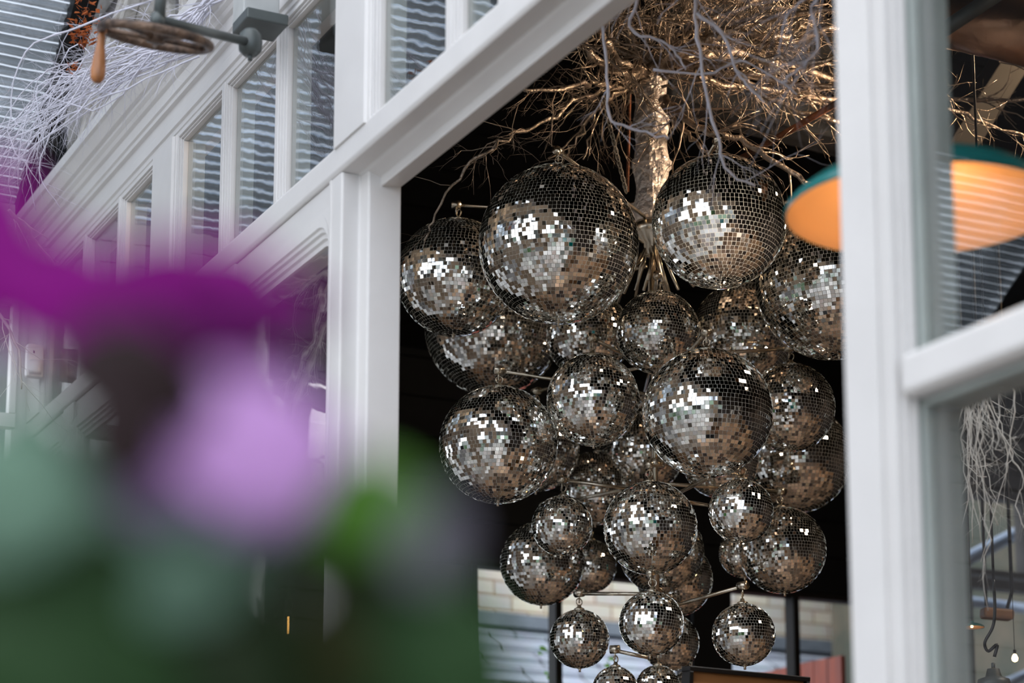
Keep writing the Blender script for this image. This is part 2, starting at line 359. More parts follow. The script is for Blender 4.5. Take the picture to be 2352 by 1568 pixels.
for k in range(0, len(edges), 2):
    a, c = edges[k], edges[k+1]
    if c-a < .003: continue
    b = MB(); b.box(-.003, .079, a, c, 0, 3.551); ntrim[0] += 1
    struct(b.build('trim_%d' % ntrim[0], M['paint'], bevel=.002), 'white panel between lower lights')
b = MB(); b.box(.006,.078, 5.0185, YF-.001, 3.4855, 3.5515); b.box(-.001,.078, 5.0185, YF-.001, .0, .9645)
ntrim[0] += 1; struct(b.build('trim_%d' % ntrim[0], M['paint']), 'white rail under the transom over lower lights')
# right-hand lights beyond the thick post
S3 = ((.010,.0,.040),)
PX = .050
window(1.28, YRP-.011, 2.474, 3.50, 'clear light right of the thick post, above glazing rail', steps=S3, fm='greygreen', wavy='rglass')
window(1.28, YRP-.011, 1.055, 2.379, 'clear light right of the thick post, below glazing rail', steps=S3, fm='greygreen', wavy='rglass')
b = MB(); b.box(0,.10,.901,YRP-.002,0,1.04); b.box(.002,.099,.902,1.268,1.04,3.55); b.box(0,.10,-3.5,.9,0,1.03); b.box(0,.10,-3.5,-3.2,1.03,3.55); b.box(.01,.098,1.268,YRP-.002,3.511,3.55)
struct(b.build('wall_front', M['paint']), 'white panelled base of the glazed front')
window(-.95, .85, 1.05, 3.50, 'near light outside the view', steps=S3)
window(-3.15, -1.05, 1.05, 3.50, 'nearest light outside the view', steps=S3)

# upper tier above the cornice: set back frames and a raking board
def upper_light(y0, y1, z0, z1, label):
    nwin[0] += 1
    e = empty('window_%d' % nwin[0], (.16, (y0+y1)/2, z0)); struct(e, label)
    b = MB()
    for o, i, xf in ((.05,.032,.10),(.032,.016,.118),(.016,0,.135)):
        b.box(xf,.20,y0-o,y0-i,z0-o,z1+o); b.box(xf,.20,y1+i,y1+o,z0-o,z1+o); b.box(xf,.20,y0-i,y1+i,z1+i,z1+o); b.box(xf,.20,y0-i,y1+i,z0-o,z0-i)
    f = b.build('window_frame', M['oldpaint'], e, loc=e.location, bevel=.002); f.location = (0,0,0)
    b = MB(); b.box(.155,.159,y0,y1,z0,z1); f = b.build('pane', M['pglass'], e, loc=e.location); f.location = (0,0,0)
def yx(px, py, x=.1): return atX(px, py, x).y
for (pa, pb, py), lb in zip([(312,356,240),(388,470,100),(540,620,10)], ['tall narrow upper tier light with teal reflection','upper tier light behind the hand wheel','upper tier light right of the wheel bracket']):
    y1, y0 = yx(pa, py, .15), yx(pb, py, .15)
    upper_light(y0, y1, 4.50, 5.18, lb)
b = MB()
b.box(.17,.22,2.0,8.15,4.45,6.5)
struct(b.build('wall_upper', M['brownboard']), 'dark wall behind the upper tier frames')
b = MB(); b.box(.10,.17,5.0,8.0,5.24,5.32); b.box(.105,.17,yx(410,40)-.02,yx(410,40)+.02,4.45,5.24)
# raking board (peeling paint): follows the roof slope, three stepped boards
SL = .712
def rake(y_at_442, w, x0, x1):
    P0 = [(y_at_442, 4.42), (y_at_442-2.6, 4.42+2.6*SL)]
    return [(P0[0][0], P0[0][1]-0.0), (P0[1][0], P0[1][1]), (P0[1][0]-w, P0[1][1]), (P0[0][0]-w, P0[0][1])]
b.prism(rake(8.02,.42,0,0), .04, .10, 'X'); b.prism(rake(7.94,.30,0,0), .025, .045, 'X'); b.prism(rake(7.84,.16,0,0), .012, .03, 'X'); b.prism(rake(7.80,.07,0,0), 0, .02, 'X'); b.prism(rake(7.66,.06,0,0), .0, .05, 'X')
struct(b.build('trim_40', M['oldpaint'], bevel=.002), 'raking boards with peeling white paint beside the canopy')
b = MB(); b.prism([(7.46,4.44),(7.30,4.80),(7.12,5.02),(7.18,4.72),(7.28,4.44)], .11, .165, 'X')
struct(b.build('trim_41', M['rust']), 'splintered dark timber between raking boards and upper light')

# ------------------------------------------------------------------ far white wall (Y = 8.15), sensor, window
b = MB()
b.box(-.34,-.0,YF,YF+.1,0,2.6)
for k in range(12): b.prism([(YF, 4.50-k*.09),(YF-.010, 4.50-k*.09-.082),(YF-.010,4.50-k*.09-.088),(YF, 4.50-k*.09-.09)], -.95, .0, 'X') if k < 3 else None
b.box(-.85,0,YF,YF+.1,4.14,4.5); b.box(-.06,0,YF,YF+.1,2.6,4.14); b.box(-.85,-.34,YF,YF+.1,0,2.6); 
struct(b.build('wall_end', M['paint']), 'white boarded end wall beyond the flowers')
b = MB()
for k in range(14): b.prism([(YF,4.5-k*.13),(YF-.012,4.5-k*.13-.12),(YF,4.5-k*.13-.12)], -9, (-.95 if k in (0,1,2,3,8,9,10,11,12,13) else -1.27), 'X')
b.box(-9,-1.27,YF,YF+.1,2.7,4.5); b.box(-1.27,-.95,YF,YF+.1,3.96,4.5); b.box(-1.27,-.95,YF,YF+.1,2.7,3.50); b.box(-9,-.95,YF,YF+.1,0,1.4)
b.prism([(-1.12,3.50),(-1.05,3.50),(-1.0,3.96),(-1.10,3.96)], YF, YF+.08, 'Y'); b.prism([(-1.27,3.80),(-.95,3.87),(-.95,3.93),(-1.27,3.90)], YF-.02, YF+.02, 'Y')
for x in (-8,-7,-6,-5,-4,-3,-2,-1.05): b.box(x,x+.10,YF,YF+.1,1.4,2.7)
struct(b.build('wall_end_dark', mat('grey_brown_boards', (.17,.16,.16), .6, var=.3, vscale=4)), 'dark boarded end wall under the canopy')
e = empty('window_30', (-.45,YF,2.6)); struct(e, 'small window in the white end wall behind the flowers')
b = MB()
for (x0,x1,z0,z1) in [(-.85,-.05,4.10,4.14),(-.85,-.05,3.60,3.655),(-.078,-.052,3.656,4.099),(-.848,-.82,3.656,4.099),(-.85,-.05,2.6,2.64)]: b.box(x0,x1,YF-.02,YF+.03,z0,z1)
f = b.build('window_frame', M['paint'], e, loc=e.location, bevel=.002); f.location=(0,0,0)
b = MB(); b.box(-.83,-.06,YF+.01,YF+.014,2.62,4.12); f = b.build('pane', M['cglass'], e, loc=e.location); f.location=(0,0,0)
# motion sensor
p = atX(80, 830, -.042)
e = empty('motion_sensor', (p.x, p.y+.03, p.z)); tag(e, 'small white motion sensor in the corner of the white end wall', 'sensor')
b = MB(); b.box(-.032,.031,-.048,-.006,-.062,.066); f=b.build('housing', M['plastic'], e, bevel=.008)
b = MB(); b.lathe([(.001,-.042),(.024,-.040),(.027,-.03),(.027,.0),(.024,.012),(.001,.014)], (0,-.044,-.012), sides=20); b.build('sensor_lens', M['plastic'], e)
b = MB(); b.box(-.010,-.006,-.050,-.047,.028,.038); b.build('indicator', M['blackmetal'], e)
b = MB(); q = [atY(82,522,YF-.008), atY(88,570,YF-.008), atY(92,616,YF-.008), atY(89,660,YF-.008), atY(87,720,YF-.008), atY(86,788,YF-.012)]
b.tube(q, .004, 6); tag(b.build('sensor_cable', M['plastic']), 'thin white cable dropping down the corner to the motion sensor', 'cable')

# ------------------------------------------------------------------ corrugated canopy outside, and its dark edge beam
def corrugated(name, x0, x1, ytop, ybot, zbot, label, pitch=PITCH, amp=.008, slope=SL):
    b = MB(); L = sqrt((ybot-ytop)**2*(1+slope*slope)); n = int(L/pitch*14)
    dy, dz = 1/sqrt(1+slope*slope), slope/sqrt(1+slope*slope)
    V = []; xs = [x0+(x1-x0)*k/8 for k in range(9)]
    for i in range(n+1):
        s_ = L*i/n; sheet = int(s_/0.76)
        h = amp*sin(2*pi*s_/pitch) + .004*(sheet%2)
        y = ybot - s_*dy - h*dz*0 ; z = zbot + s_*dz
        for k, x in enumerate(xs):
            w = .006*noise.noise(Vector((x*2, s_*1.3, 0)))
            V.append((x, y + (h+w)*dz, z + (h+w)*dy))
    F = [(i*9+k, i*9+k+1, (i+1)*9+k+1, (i+1)*9+k) for i in range(n) for k in range(8)]
    b.add(V, F, 0, True)
    return struct(b.build(name, M['corr']), label)
b = MB(); b.prism([(7.35,4.50+.82*SL),(6.3,4.50+1.87*SL),(6.3,4.6+1.87*SL),(7.35,4.6+.82*SL)], -9, -2.55, 'X'); struct(b.build('ceiling_dark_slab', M['brownboard']), 'dark slab added unseen over the yard to darken the right pane reflection')  # unseen slab added to keep bright sky out of the right pane
corrugated('ceiling_canopy_far', -9.0, -2.5, 7.3, 8.17, 4.50, 'strip of corrugated canopy further out over the yard')
corrugated('ceiling_canopy', -2.5, -.07, 5.5, 8.17, 4.50, 'corrugated canopy roof sloping over the yard at upper left')
b = MB()
b.prism([(8.16,4.44),(5.4,4.44+2.76*SL),(5.4,4.53+2.76*SL),(8.16,4.53)], -.085, .0, 'X')
struct(b.build('trim_42', M['darkwood']), 'dark edge beam between canopy and raking boards')
for k, x in enumerate((-1.9,-3.2,-4.5,-5.8,-7.1)):
    b = MB(); b.prism([(8.12,4.36),(6.2,4.36+1.92*SL),(6.2,4.47+1.92*SL),(8.12,4.47)], x, x+.07, 'X')
    struct(b.build('trim_%d' % (50+k), M['darkwood']), 'dark rafter under the canopy')
b = MB(); b.box(-9,-1.6,6.1,6.19,5.72,5.84); struct(b.build('trim_46', M['darkwood']), 'dark purlin under the canopy')

# ------------------------------------------------------------------ ROOM behind the front
b = MB()
def boards_wall(b, x0, x1, y, z0, z1, h=.21):
    z = z0
    while z < z1:
        zt = min(z+h-.008, z1); b.prism([(y,z),(y-.0,zt),(y+.06,zt),(y+.06,z)], x0, x1, 'X'); z += h
boards_wall(b, .14, 5.9, 10.0, 3.66, 4.72)
b.box(.14,5.9,10.06,10.14,3.64,4.8); b.box(5.9,8.5,10.06,10.14,4.38,5.3); b.box(7.4,8.5,9.99,10.14,2.6,4.38); b.box(.14,8.5,10.0,10.14,0,2.6)
boards_wall(b, .14, 5.9, 10.0, 4.72, 4.75)
struct(b.build('wall_back', M['dark']), 'black boarded back wall above its windows')
b = MB(); s0 = 0
dy, dz = 1/sqrt(1+SL*SL), SL/sqrt(1+SL*SL)
while s0 < 5.6:
    y0_, z0_ = 10.06-s0*dy, 4.72+s0*dz; y1_, z1_ = 10.06-(s0+.222)*dy, 4.72+(s0+.222)*dz
    b.prism([(y0_,z0_),(y1_,z1_),(y1_+.02,z1_+.05),(y0_+.02,z0_+.05)], .14, 8.5, 'X'); s0 += .23
b.prism([(10.2,4.80),(5.2,4.80+5*SL),(5.25,4.9+5*SL),(10.25,4.9)], .14, 8.5, 'X')
b.prism([(-3.5,8.2),(5.6,8.2),(5.6,8.3),(-3.5,8.3)], .14, 8.5, 'X')
struct(b.build('ceiling', M['dark']), 'black sloping boarded ceiling above the mirror balls')
b = MB(); b.box(.14,8.5,-3.6,-3.5,0,8.3); struct(b.build('wall_near', M['brownboard']))
b = MB(); b.box(8.5,8.6,-3.6,10.2,0,8.3); struct(b.build('wall_right', M['brownboard']))
b = MB(); b.box(.18,.24,-3.5,10.1,4.45,8.3); b.box(.0,.14,8.25,10.2,0,4.9); struct(b.build('wall_left', M['dark']))
b = MB(); b.box(.14,8.5,-3.5,10.1,-.05,0); struct(b.build('floor', M['floorwood']))
b = MB(); b.box(-40,40,-40,60,-.12,-.06); struct(b.build('ground', M['paving']))

# back windows
def back_window(x0, x1, z0, z1, label, bars=(), mid=None, fw=.035, fmat='darkwood', pm='cglass'):
    nwin[0] += 1
    e = empty('window_%d' % nwin[0], ((x0+x1)/2, 10.03, z0)); struct(e, label)
    b = MB()
    for bx in ((x0,x0+fw),(x1-fw,x1)): b.box(bx[0],bx[1],9.99,10.08,z0,z1)
    b.box(x0+fw,x1-fw,9.99,10.08,z0,z0+fw); b.box(x0+fw,x1-fw,9.99,10.08,z1-fw,z1)
    for x in bars: b.box(x-.02,x+.02,9.985,10.075,z0+fw,z1-fw)
    if mid:
        for z in mid: b.box(x0+fw,x1-fw,9.992,10.072,z-.025,z+.025)
    f = b.build('window_frame', M[fmat], e, loc=e.location, bevel=.003); f.location=(0,0,0)
    b = MB(); b.box(x0+fw,x1-fw,10.03,10.034,z0+fw,z1-fw); f = b.build('pane', M[pm], e, loc=e.location); f.location=(0,0,0)
back_window(2.2, 2.785, 2.6, 3.66, 'back window with dim view painted grey on its pane behind the leaves at left', pm='dimview')
b = MB(); b.box(.14,2.195,10.0,10.13,2.6,3.66); struct(b.build('wall_back_left', M['dark']))
back_window(2.80-.01, 4.10, 2.6, 3.66, 'back window with stone wall and slates behind the lowest balls', bars=(3.30,))
back_window(4.34, 5.62, 2.6, 3.655, 'back window with tree and red fence beside the thick post', bars=(4.80,))
b = MB(); b.box(4.10,4.34,9.95,10.1,2.6,3.66); b.box(5.62,5.98,9.95,10.1,2.6,4.9); struct(b.build('pillar', M['dark']), 'black pillars between the back windows')
# right bay: boards, small panes
b = MB(); boards_wall(b, 5.9, 8.5, 9.94, 4.36, 5.2, .12); struct(b.build('trim_47', M['brownboard']), 'dark louvred boards behind the hanging vines')
back_window(5.98, 7.4, 3.86, 4.36, 'small dark framed panes at right with pipes outside', bars=(6.46,), fmat='brownboard')
back_window(5.98, 7.4, 2.6, 3.84, 'tall dark framed pane at lower right', fmat='brownboard', fw=.06)

# ------------------------------------------------------------------ OUTSIDE beyond the back windows
YS = 15.0
zf = atY(1273,1420,YS).z
b = MB(); b.box(3.2,11.0,YS,YS+.3,0,zf+1.4); tag(b.build('stone_building', M['stone']), 'cream stone block building seen through the back windows', 'building')
b = MB(); b.box(3.2,11.0,YS-.05,YS,zf-.09,zf+.0); b.box(3.2,11,YS-.14,YS-.04,zf-.12,zf-.075); tag(b.build('lead_flashing', M['lead']), 'grey lead flashing where slates meet the stone building', 'flashing')
b = MB(); zs = zf-.10; n = 12; rs = .19
for k in range(n):
    y1_, y0_ = YS-k*rs, YS-(k+1)*rs-.02
    b.prism([(y1_, zs-k*rs*.62+.0),(y0_, zs-(k+1)*rs*.62+.018),(y0_, zs-(k+1)*rs*.62-.004),(y1_, zs-k*rs*.62-.03)], 3.2, 11.0, 'X')
b.box(3.2,11,YS-n*rs,YS,.0,zs-n*rs*.62-.03)
tag(b.build('slate_roof', M['slate']), 'grey slate roof sloping below the stone building', 'roof')
XFn = 5.35
pa, pb = atX(1740,1545,XFn), atX(1975,1498,XFn)
b = MB(); y = 10.35
zfn = (pa.z+pb.z)/2
i = 0
while y < 15.2:
    b.box(XFn,XFn+.03,y,y+.135,2.2,zfn+.0015*((i*7)%5)); y += .142; i += 1
b.box(XFn+.03,XFn+.07,10.35,15.2,zfn-.3,zfn-.22)
tag(b.build('red_fence', M['redwood']), 'red stained vertical board fence outside the right back window', 'fence')
def leafcloud(b, c, r, n, size, seed, squash=(1,1,1)):
    rnd = random.Random(seed)
    for _ in range(n):
        d = Vector((rnd.gauss(0,1),rnd.gauss(0,1),rnd.gauss(0,1))).normalized()*(rnd.random()**.4)*r
        p = Vector(c)+Vector((d.x*squash[0],d.y*squash[1],d.z*squash[2]))
        u = Vector((rnd.gauss(0,1),rnd.gauss(0,1),rnd.gauss(0,1))).normalized(); w = u.orthogonal().normalized(); s_ = size*(.6+rnd.random()*.8)
        b.add([p-u*s_, p+w*s_*.45, p+u*s_, p-w*s_*.45], [(0,1,2,3)])
tc = atY(1915,1430,18)
b = MB(); b.tube([(tc.x+.7,18,0),(tc.x+.75,18,2),(tc.x+.7,18,tc.z+.4)],[.14,.12,.06],8); e = empty('garden_tree',(tc.x+.7,18,0)); tag(e,'green tree beyond the slates, through right back window','tree')
f=b.build('trunk', M['greybeam'], e, loc=e.location); f.location=(0,0,0)
b = MB(); leafcloud(b,(tc.x+.75,18,tc.z+.2),1.0,2600,.05,3); leafcloud(b,(tc.x+1.5,18,tc.z+.6),1.2,2200,.05,4); f=b.build('foliage', M['foliage'], e, loc=e.location); f.location=(0,0,0)
# climbing leaves outside the back window
e = empty('climbing_vine', (3.5,10.3,2.2)); tag(e,'thin vine with bright green leaves climbing over the slates','vine')
b = MB(); vp = [(1300,1600),(1290,1560),(1275,1530),(1262,1500),(1245,1488)]; V2=[(1440,1620),(1425,1570),(1405,1540),(1395,1515)]
for L in (vp,V2):
    b = MB(); b.tube([sub(e,atY(x,y,10.3)) for x,y in L], .003, 5); b.build('vine_stem', M['flatleaf'], e)
for i,(x,y,s_) in enumerate([(1247,1488,.022),(1268,1530,.020),(1255,1545,.016),(1405,1512,.02),(1396,1528,.02),(1262,1556,.018),(1420,1548,.018),(1240,1500,.014)]):
    p = sub(e, atY(x,y,10.3)); b = MB(); V=[p+Vector((-s_*1.2,0,0)),p+Vector((-s_*.5,.004,s_*.6)),p+Vector((s_*.4,.004,s_*.5)),p+Vector((s_*1.2,-.004,-s_*.3)),p+Vector((s_*.3,.004,-s_*.55)),p+Vector((-s_*.5,.004,-s_*.5)),p]
    b.add(V,[(6,0,1),(6,1,2),(6,2,3),(6,3,4),(6,4,5),(6,5,0)]); b.build('leaf', M['flatleaf'], e)
# sloping hillside and pipes outside the right bay
b = MB(); b.box(8.0,16.0,14.0,14.2,0,7.5); tag(b.build('garden_wall', mat('mossy_wall',(.07,.08,.06),.9,var=.5,vscale=2.2,alt=(.16,.13,.09))), 'mossy garden wall outside the small right panes', 'wall')
def pipe_px(name, pts, d, r, label, m='pipe', cat='pipe'):
    b = MB(); b.tube([at(x,y,d) for x,y in pts], r, 12); return tag(b.build(name, M[m]), label, cat)
b = MB(); b.tube([atY(2190,1300,10.9),atY(2420,1180,10.9)], .045, 12); q=atY(2420,1180,10.9); b.tube([q,(q.x,q.y,-.06)], 0.045, 12); tag(b.build('outdoor_pipe', M['pipe']), 'blue grey pipe rising outside the small right panes', 'pipe')
b = MB(); b.tube([atY(2180,1375,11.3),atY(2420,1405,11.3)], .035, 12); q=atY(2420,1405,11.3); b.tube([q,(q.x,q.y,-.06)], 0.035, 12); tag(b.build('outdoor_pipe', M['pipe']), 'pale pipe outside the tall lower right pane', 'pipe')
b = MB(); b.tube([atY(2280,1585,10.9),atY(2420,1520,10.9)], .035, 12); q=atY(2420,1520,10.9); b.tube([q,(q.x,q.y,-.06)], 0.035, 12); tag(b.build('outdoor_pipe', M['pipe']), 'blue grey pipe at the lowest right corner', 'pipe')

# ------------------------------------------------------------------ MIRROR BALLS
TILE = .010
def ball_mesh(R, seed):
    TILE = .0128 if R > .17 else (.0108 if R > .12 else .0097)
    rnd = random.Random(seed); V=[]; F=[]; MI=[]; SMO=[]
    rows = int(round(pi*R/TILE)); jit = .040 if R > .17 else .050
    # core
    cs, cr = 48, 24; Rc = R-.0006
    for i in range(cr+1):
        ph = -pi/2+pi*i/cr
        for k in range(cs): V.append((Rc*cos(ph)*cos(2*pi*k/cs), Rc*cos(ph)*sin(2*pi*k/cs), Rc*sin(ph)))
    for i in range(cr):
        for k in range(cs): F.append((i*cs+k,i*cs+(k+1)%cs,(i+1)*cs+(k+1)%cs,(i+1)*cs+k)); MI.append(0); SMO.append(True)
    for i in range(rows):
        ph = -pi/2 + pi*(i+.5)/rows
        nc = max(4, int(2*pi*R*cos(ph)/TILE)); off = rnd.random()
        hh = (pi*R/rows)*.5*.925
        ww = (2*pi*R*cos(ph)/nc)*.5*.905
        for k in range(nc):
            if rnd.random() < .0015: continue
            a = 2*pi*(k+off)/nc + rnd.gauss(0,.0006)
            n = Vector((cos(ph)*cos(a), cos(ph)*sin(a), sin(ph)))
            e_ = Vector((-sin(a), cos(a), 0)); u_ = n.cross(e_)
            c = n*R
            n2 = (n + e_*rnd.gauss(0,jit) + u_*rnd.gauss(0,jit)).normalized()
            e2 = (e_ - n2*e_.dot(n2)).normalized(); u2 = n2.cross(e2)
            ro = rnd.gauss(0,.02); e3 = e2*cos(ro)+u2*sin(ro); u3 = n2.cross(e3)
            o = len(V)
            T = [c+e3*sx*ww+u3*sy*hh for sx,sy in ((-1,-1),(1,-1),(1,1),(-1,1))]
            Bt = [t-n*.0008 for t in T]
            V += [tuple(t) for t in T]+[tuple(t) for t in Bt]
            F.append((o,o+1,o+2,o+3)); MI.append(1); SMO.append(False)
            for q in range(4):
                F.append((o+q,o+4+q,o+4+(q+1)%4,o+(q+1)%4)); MI.append(2); SMO.append(False)
    me = bpy.data.meshes.new('mirror_tiles'); me.from_pydata(V, [], F)
    for m_ in ('grout','mirror','tileedge'): me.materials.append(M[m_])
    me.polygons.foreach_set('material_index', MI); me.polygons.foreach_set('use_smooth', SMO); me.update()
    return me
proto = {}
def ball_proto(size):
    R = size/2
    e = empty('mirror_ball'); o = bpy.data.objects.new('mirror_tiles', ball_mesh(R, int(size*100))); COL.objects.link(o); o.parent = e
    b = MB(); b.lathe([(.016+R*.03,R-.003),(.014+R*.03,R+.004),(.008,R+.008),(.006,R+.016)], (0,0,0), sides=16); tcap = b.build('top_cap', M['nickel'], e)
    b = MB(); b.torus((0,0,R+.026), (1,0,0), .012, .0022, 18, 6); b.build('hanging_ring', M['nickel'], tcap)
    b = MB(); b.lathe([(.004,-R-.012),(.004,-R+.004)], (0,0,0), sides=10); b.lathe([(.007,-R-.002),(.007,-R+.003)], (0,0,0), sides=10); b.build('bottom_bolt', M['nickel'], e)
    return e
BALLS = [(1283,561,372,.5,'largest front mirror ball, high and just left of the foil trunk'),
(1652,509,312,.4,'upper mirror ball right of the foil trunk, crossed by white twigs'),
(1047,637,276,.4,'upper left mirror ball tucked behind the largest one'),
(1133,752,318,.5,'big mirror ball hanging low behind the upper left pair'),
(1912,650,357,.5,'big mirror ball partly hidden by the teal lamp and thick post'),
(1511,763,194,.3,'mirror ball centred right beneath the foil trunk and wire fan'),
(1352,770,200,.3,'mostly hidden mirror ball peeking below the largest one'),
(1708,765,240,.4,'mirror ball mostly hidden below the one right of the trunk'),
(1362,918,216,.3,'medium mirror ball in middle tier, left of centre'),
(1625,948,302,.4,'large front mirror ball at the very middle of the cluster'),
(1815,936,208,.3,'medium mirror ball right of the large middle one'),
(1145,1021,276,.4,'leftmost mirror ball of the middle tier'),
(1232,1030,200,.3,'mirror ball hidden behind leftmost ball of the middle tier'),
(1478,1040,190,.3,'mirror ball half hidden under the large middle one, to its left'),
(1370,1120,172,.3,'far mirror ball behind the small left ball and arm'),
(1829,1053,254,.4,'large mirror ball at lower right touching the thick post edge'),
(1655,1055,180,.3,'mirror ball hidden beneath the large middle one'),
(1494,1212,218,.3,'front mirror ball in fourth tier with warm lamp glint'),
(1291,1207,141,.2,'small mirror ball in front of a bigger one at lower left'),
(1702,1173,150,.2,'small mirror ball right of the fourth tier front ball'),
(1797,1263,203,.3,'medium mirror ball at lower right above the window bar'),
(1246,1293,197,.3,'medium mirror ball at lower left before the stone wall'),
(1355,1300,124,.2,'small mirror ball between lower left ball and fourth tier front ball'),
(1710,1268,120,.2,'small mirror ball hidden behind the lower right pair'),
(1519,1266,198,.3,'mirror ball directly behind the fourth tier front ball'),
(1550,1330,176,.3,'far mirror ball lowest right behind the fourth tier stack'),
(1496,1431,151,.2,'small mirror ball centred in fifth tier'),
(1331,1467,138,.2,'lone small mirror ball on left arm of fifth tier'),
(1708,1457,147,.2,'lone small mirror ball on right arm of fifth tier'),
(1540,1475,134,.2,'small mirror ball behind the centred fifth tier one'),
(1413,1582,106,.15,'tiny mirror ball cut by bottom edge, left'),
(1511,1578,104,.15,'tiny mirror ball cut by bottom edge, centre'),
(1585,1588,98,.15,'tiny mirror ball at bottom edge beside the dark screen')]
AX = at(1500, 700, 7.35)
arms = []
bpos = []
for i,(cx,cy,d,s,lab) in enumerate(BALLS):
    if s not in proto: proto[s] = ball_proto(s); e = proto[s]
    else:
        src = proto[s]; e = src.copy(); COL.objects.link(e)
        for ch in src.children:
            c = ch.copy(); COL.objects.link(c); c.parent = e
            for g_ in ch.children: d_ = g_.copy(); COL.objects.link(d_); d_.parent = c
    dep = FPX*s/d*1.012; sc = 1.0
    if i == 11: dep *= .965; sc = .965
    if i == 5: dep *= .908; sc = .908
    if i == 12: dep *= 1.02; sc = 1.02
    if i in (7,14,16,23,25): k = .90; dep *= k; sc = k
    p = at(cx, cy, dep); bpos.append((p, s*sc))
    e.location = p; e.scale = (sc,)*3; e.rotation_euler = (random.gauss(0,.04), random.gauss(0,.04), random.random()*6.28)
    tag(e, lab, 'mirror ball', 'mirror balls of the chandelier')
    arms.append((p, s*sc/2, i))

# ------------------------------------------------------------------ chandelier frame (hub, pole, arms, wire fan)
fr_ = empty('chandelier_frame', (AX.x, AX.y, AX.z+.4)); tag(fr_, 'silver metal frame of radiating rods carrying the mirror balls', 'chandelier')
b = MB(); b.tube([sub(fr_,(AX.x,AX.y,AX.z+.42)), sub(fr_,(AX.x,AX.y,2.66))], .010, 12); b.build('pole', M['nickel'], fr_)
for z in (3.56, 3.20, 2.86, 2.67):
    b = MB(); b.lathe([(.012,-.014),(.030,-.014),(.034,-.008),(.034,.008),(.030,.014),(.012,.014)], sub(fr_,(AX.x,AX.y,z)), sides=20); b.build('hub', M['nickel'], fr_)
for p, r, i in arms:
    top = p.z + r + .045
    dx, dy = p.x-AX.x, p.y-AX.y; L = sqrt(dx*dx+dy*dy)
    if L < .05: continue
    ux, uy = dx/L, dy/L
    b = MB()
    rise = .02
    b.tube([sub(fr_,(AX.x+ux*.03,AX.y+uy*.03,top-rise)), sub(fr_,(p.x+ux*.015,p.y+uy*.015,top+.012))], .0065, 8)
    b.lathe([(.014,-.016),(.014,.016)], sub(fr_,(p.x,p.y,top+.012)), axis=(ux,uy,0), sides=12)
    b.tube([sub(fr_,(p.x,p.y,top+.01)), sub(fr_,(p.x,p.y,top-.022))], .003, 6)
    b.build('arm', M['nickel'], fr_)
hubp = at(1492, 540, 7.33)
hb = Vector((AX.x, AX.y, hubp.z))
b = MB(); b.lathe([(.02,.075),(.055,.07),(.07,.04),(.06,.02),(.03,-.01),(.028,-.05),(.01,-.06)], sub(fr_,hb), sides=20); b.build('top_cup', M['nickel'], fr_)
for k in range(16):
    a = 2*pi*k/16+.1; R0 = .06+.04*(k%3)
    q = hb+Vector((cos(a)*R0, sin(a)*R0, -.17-.02*(k%2)))
    m_ = (hb+q)/2 + Vector((random.gauss(0,.012),random.gauss(0,.012),.01))
    b = MB(); b.tube([sub(fr_,hb+Vector((cos(a)*.02,sin(a)*.02,-.02))), sub(fr_,m_), sub(fr_,q)], .0055, 6); b.build('fan_rod', M['nickel'], fr_)

# ------------------------------------------------------------------ silver tree above
T0 = Vector((AX.x, AX.y, at(1498,495,7.33).z)); T1 = Vector((AX.x-.005, AX.y, at(1498,120,7.33).z))
tree = empty('silver_tree', T0); tag(tree, 'foil wrapped tree trunk with crown of silver branches above the mirror balls', 'tree')
b = MB(); rnd = random.Random(5)
rows, sides = 74, 40; V=[]
for i in range(rows+1):
    t = i/rows; z = T0.z+(T1.z-T0.z)*t
    r0 = .053+.006*(1-t)+.004*sin(t*21) + (.006 if .36<t<.41 else 0)
    for k in range(sides):
        a = 2*pi*k/sides
        nn = noise.noise(Vector((cos(a)*3.0, sin(a)*3.0, z*22)))*.006 + abs(noise.noise(Vector((cos(a)*7+9, sin(a)*7, z*60))))*.005
        r = r0+nn; V.append((AX.x+r*cos(a)-T0.x, AX.y+r*sin(a)-T0.y, z-T0.z))
b.add(V,[(i*sides+k,i*sides+(k+1)%sides,(i+1)*sides+(k+1)%sides,(i+1)*sides+k) for i in range(rows) for k in range(sides)]+[tuple(range(sides))[::-1],tuple(range(rows*sides,(rows+1)*sides))],0,False)
b.build('trunk', M['foil'], tree)
def smooth_path(pts, n, wob, rnd):
    # Catmull-Rom through pts with wobble
    P = [pts[0]*2-pts[1]]+list(pts)+[pts[-1]*2-pts[-2]]; out=[]
    segs = len(pts)-1
    for i in range(segs):
        for j in range(n):
            t = j/n; a,b_,c,d = P[i:i+4]
            out.append(.5*((2*b_)+(c-a)*t+(2*a-5*b_+4*c-d)*t*t+(3*b_-a-3*c+d)*t**3))
    out.append(pts[-1])
    return [q+Vector((rnd.gauss(0,wob),rnd.gauss(0,wob),rnd.gauss(0,wob))) if 0<k<len(out) else q for k,q in enumerate(out)]
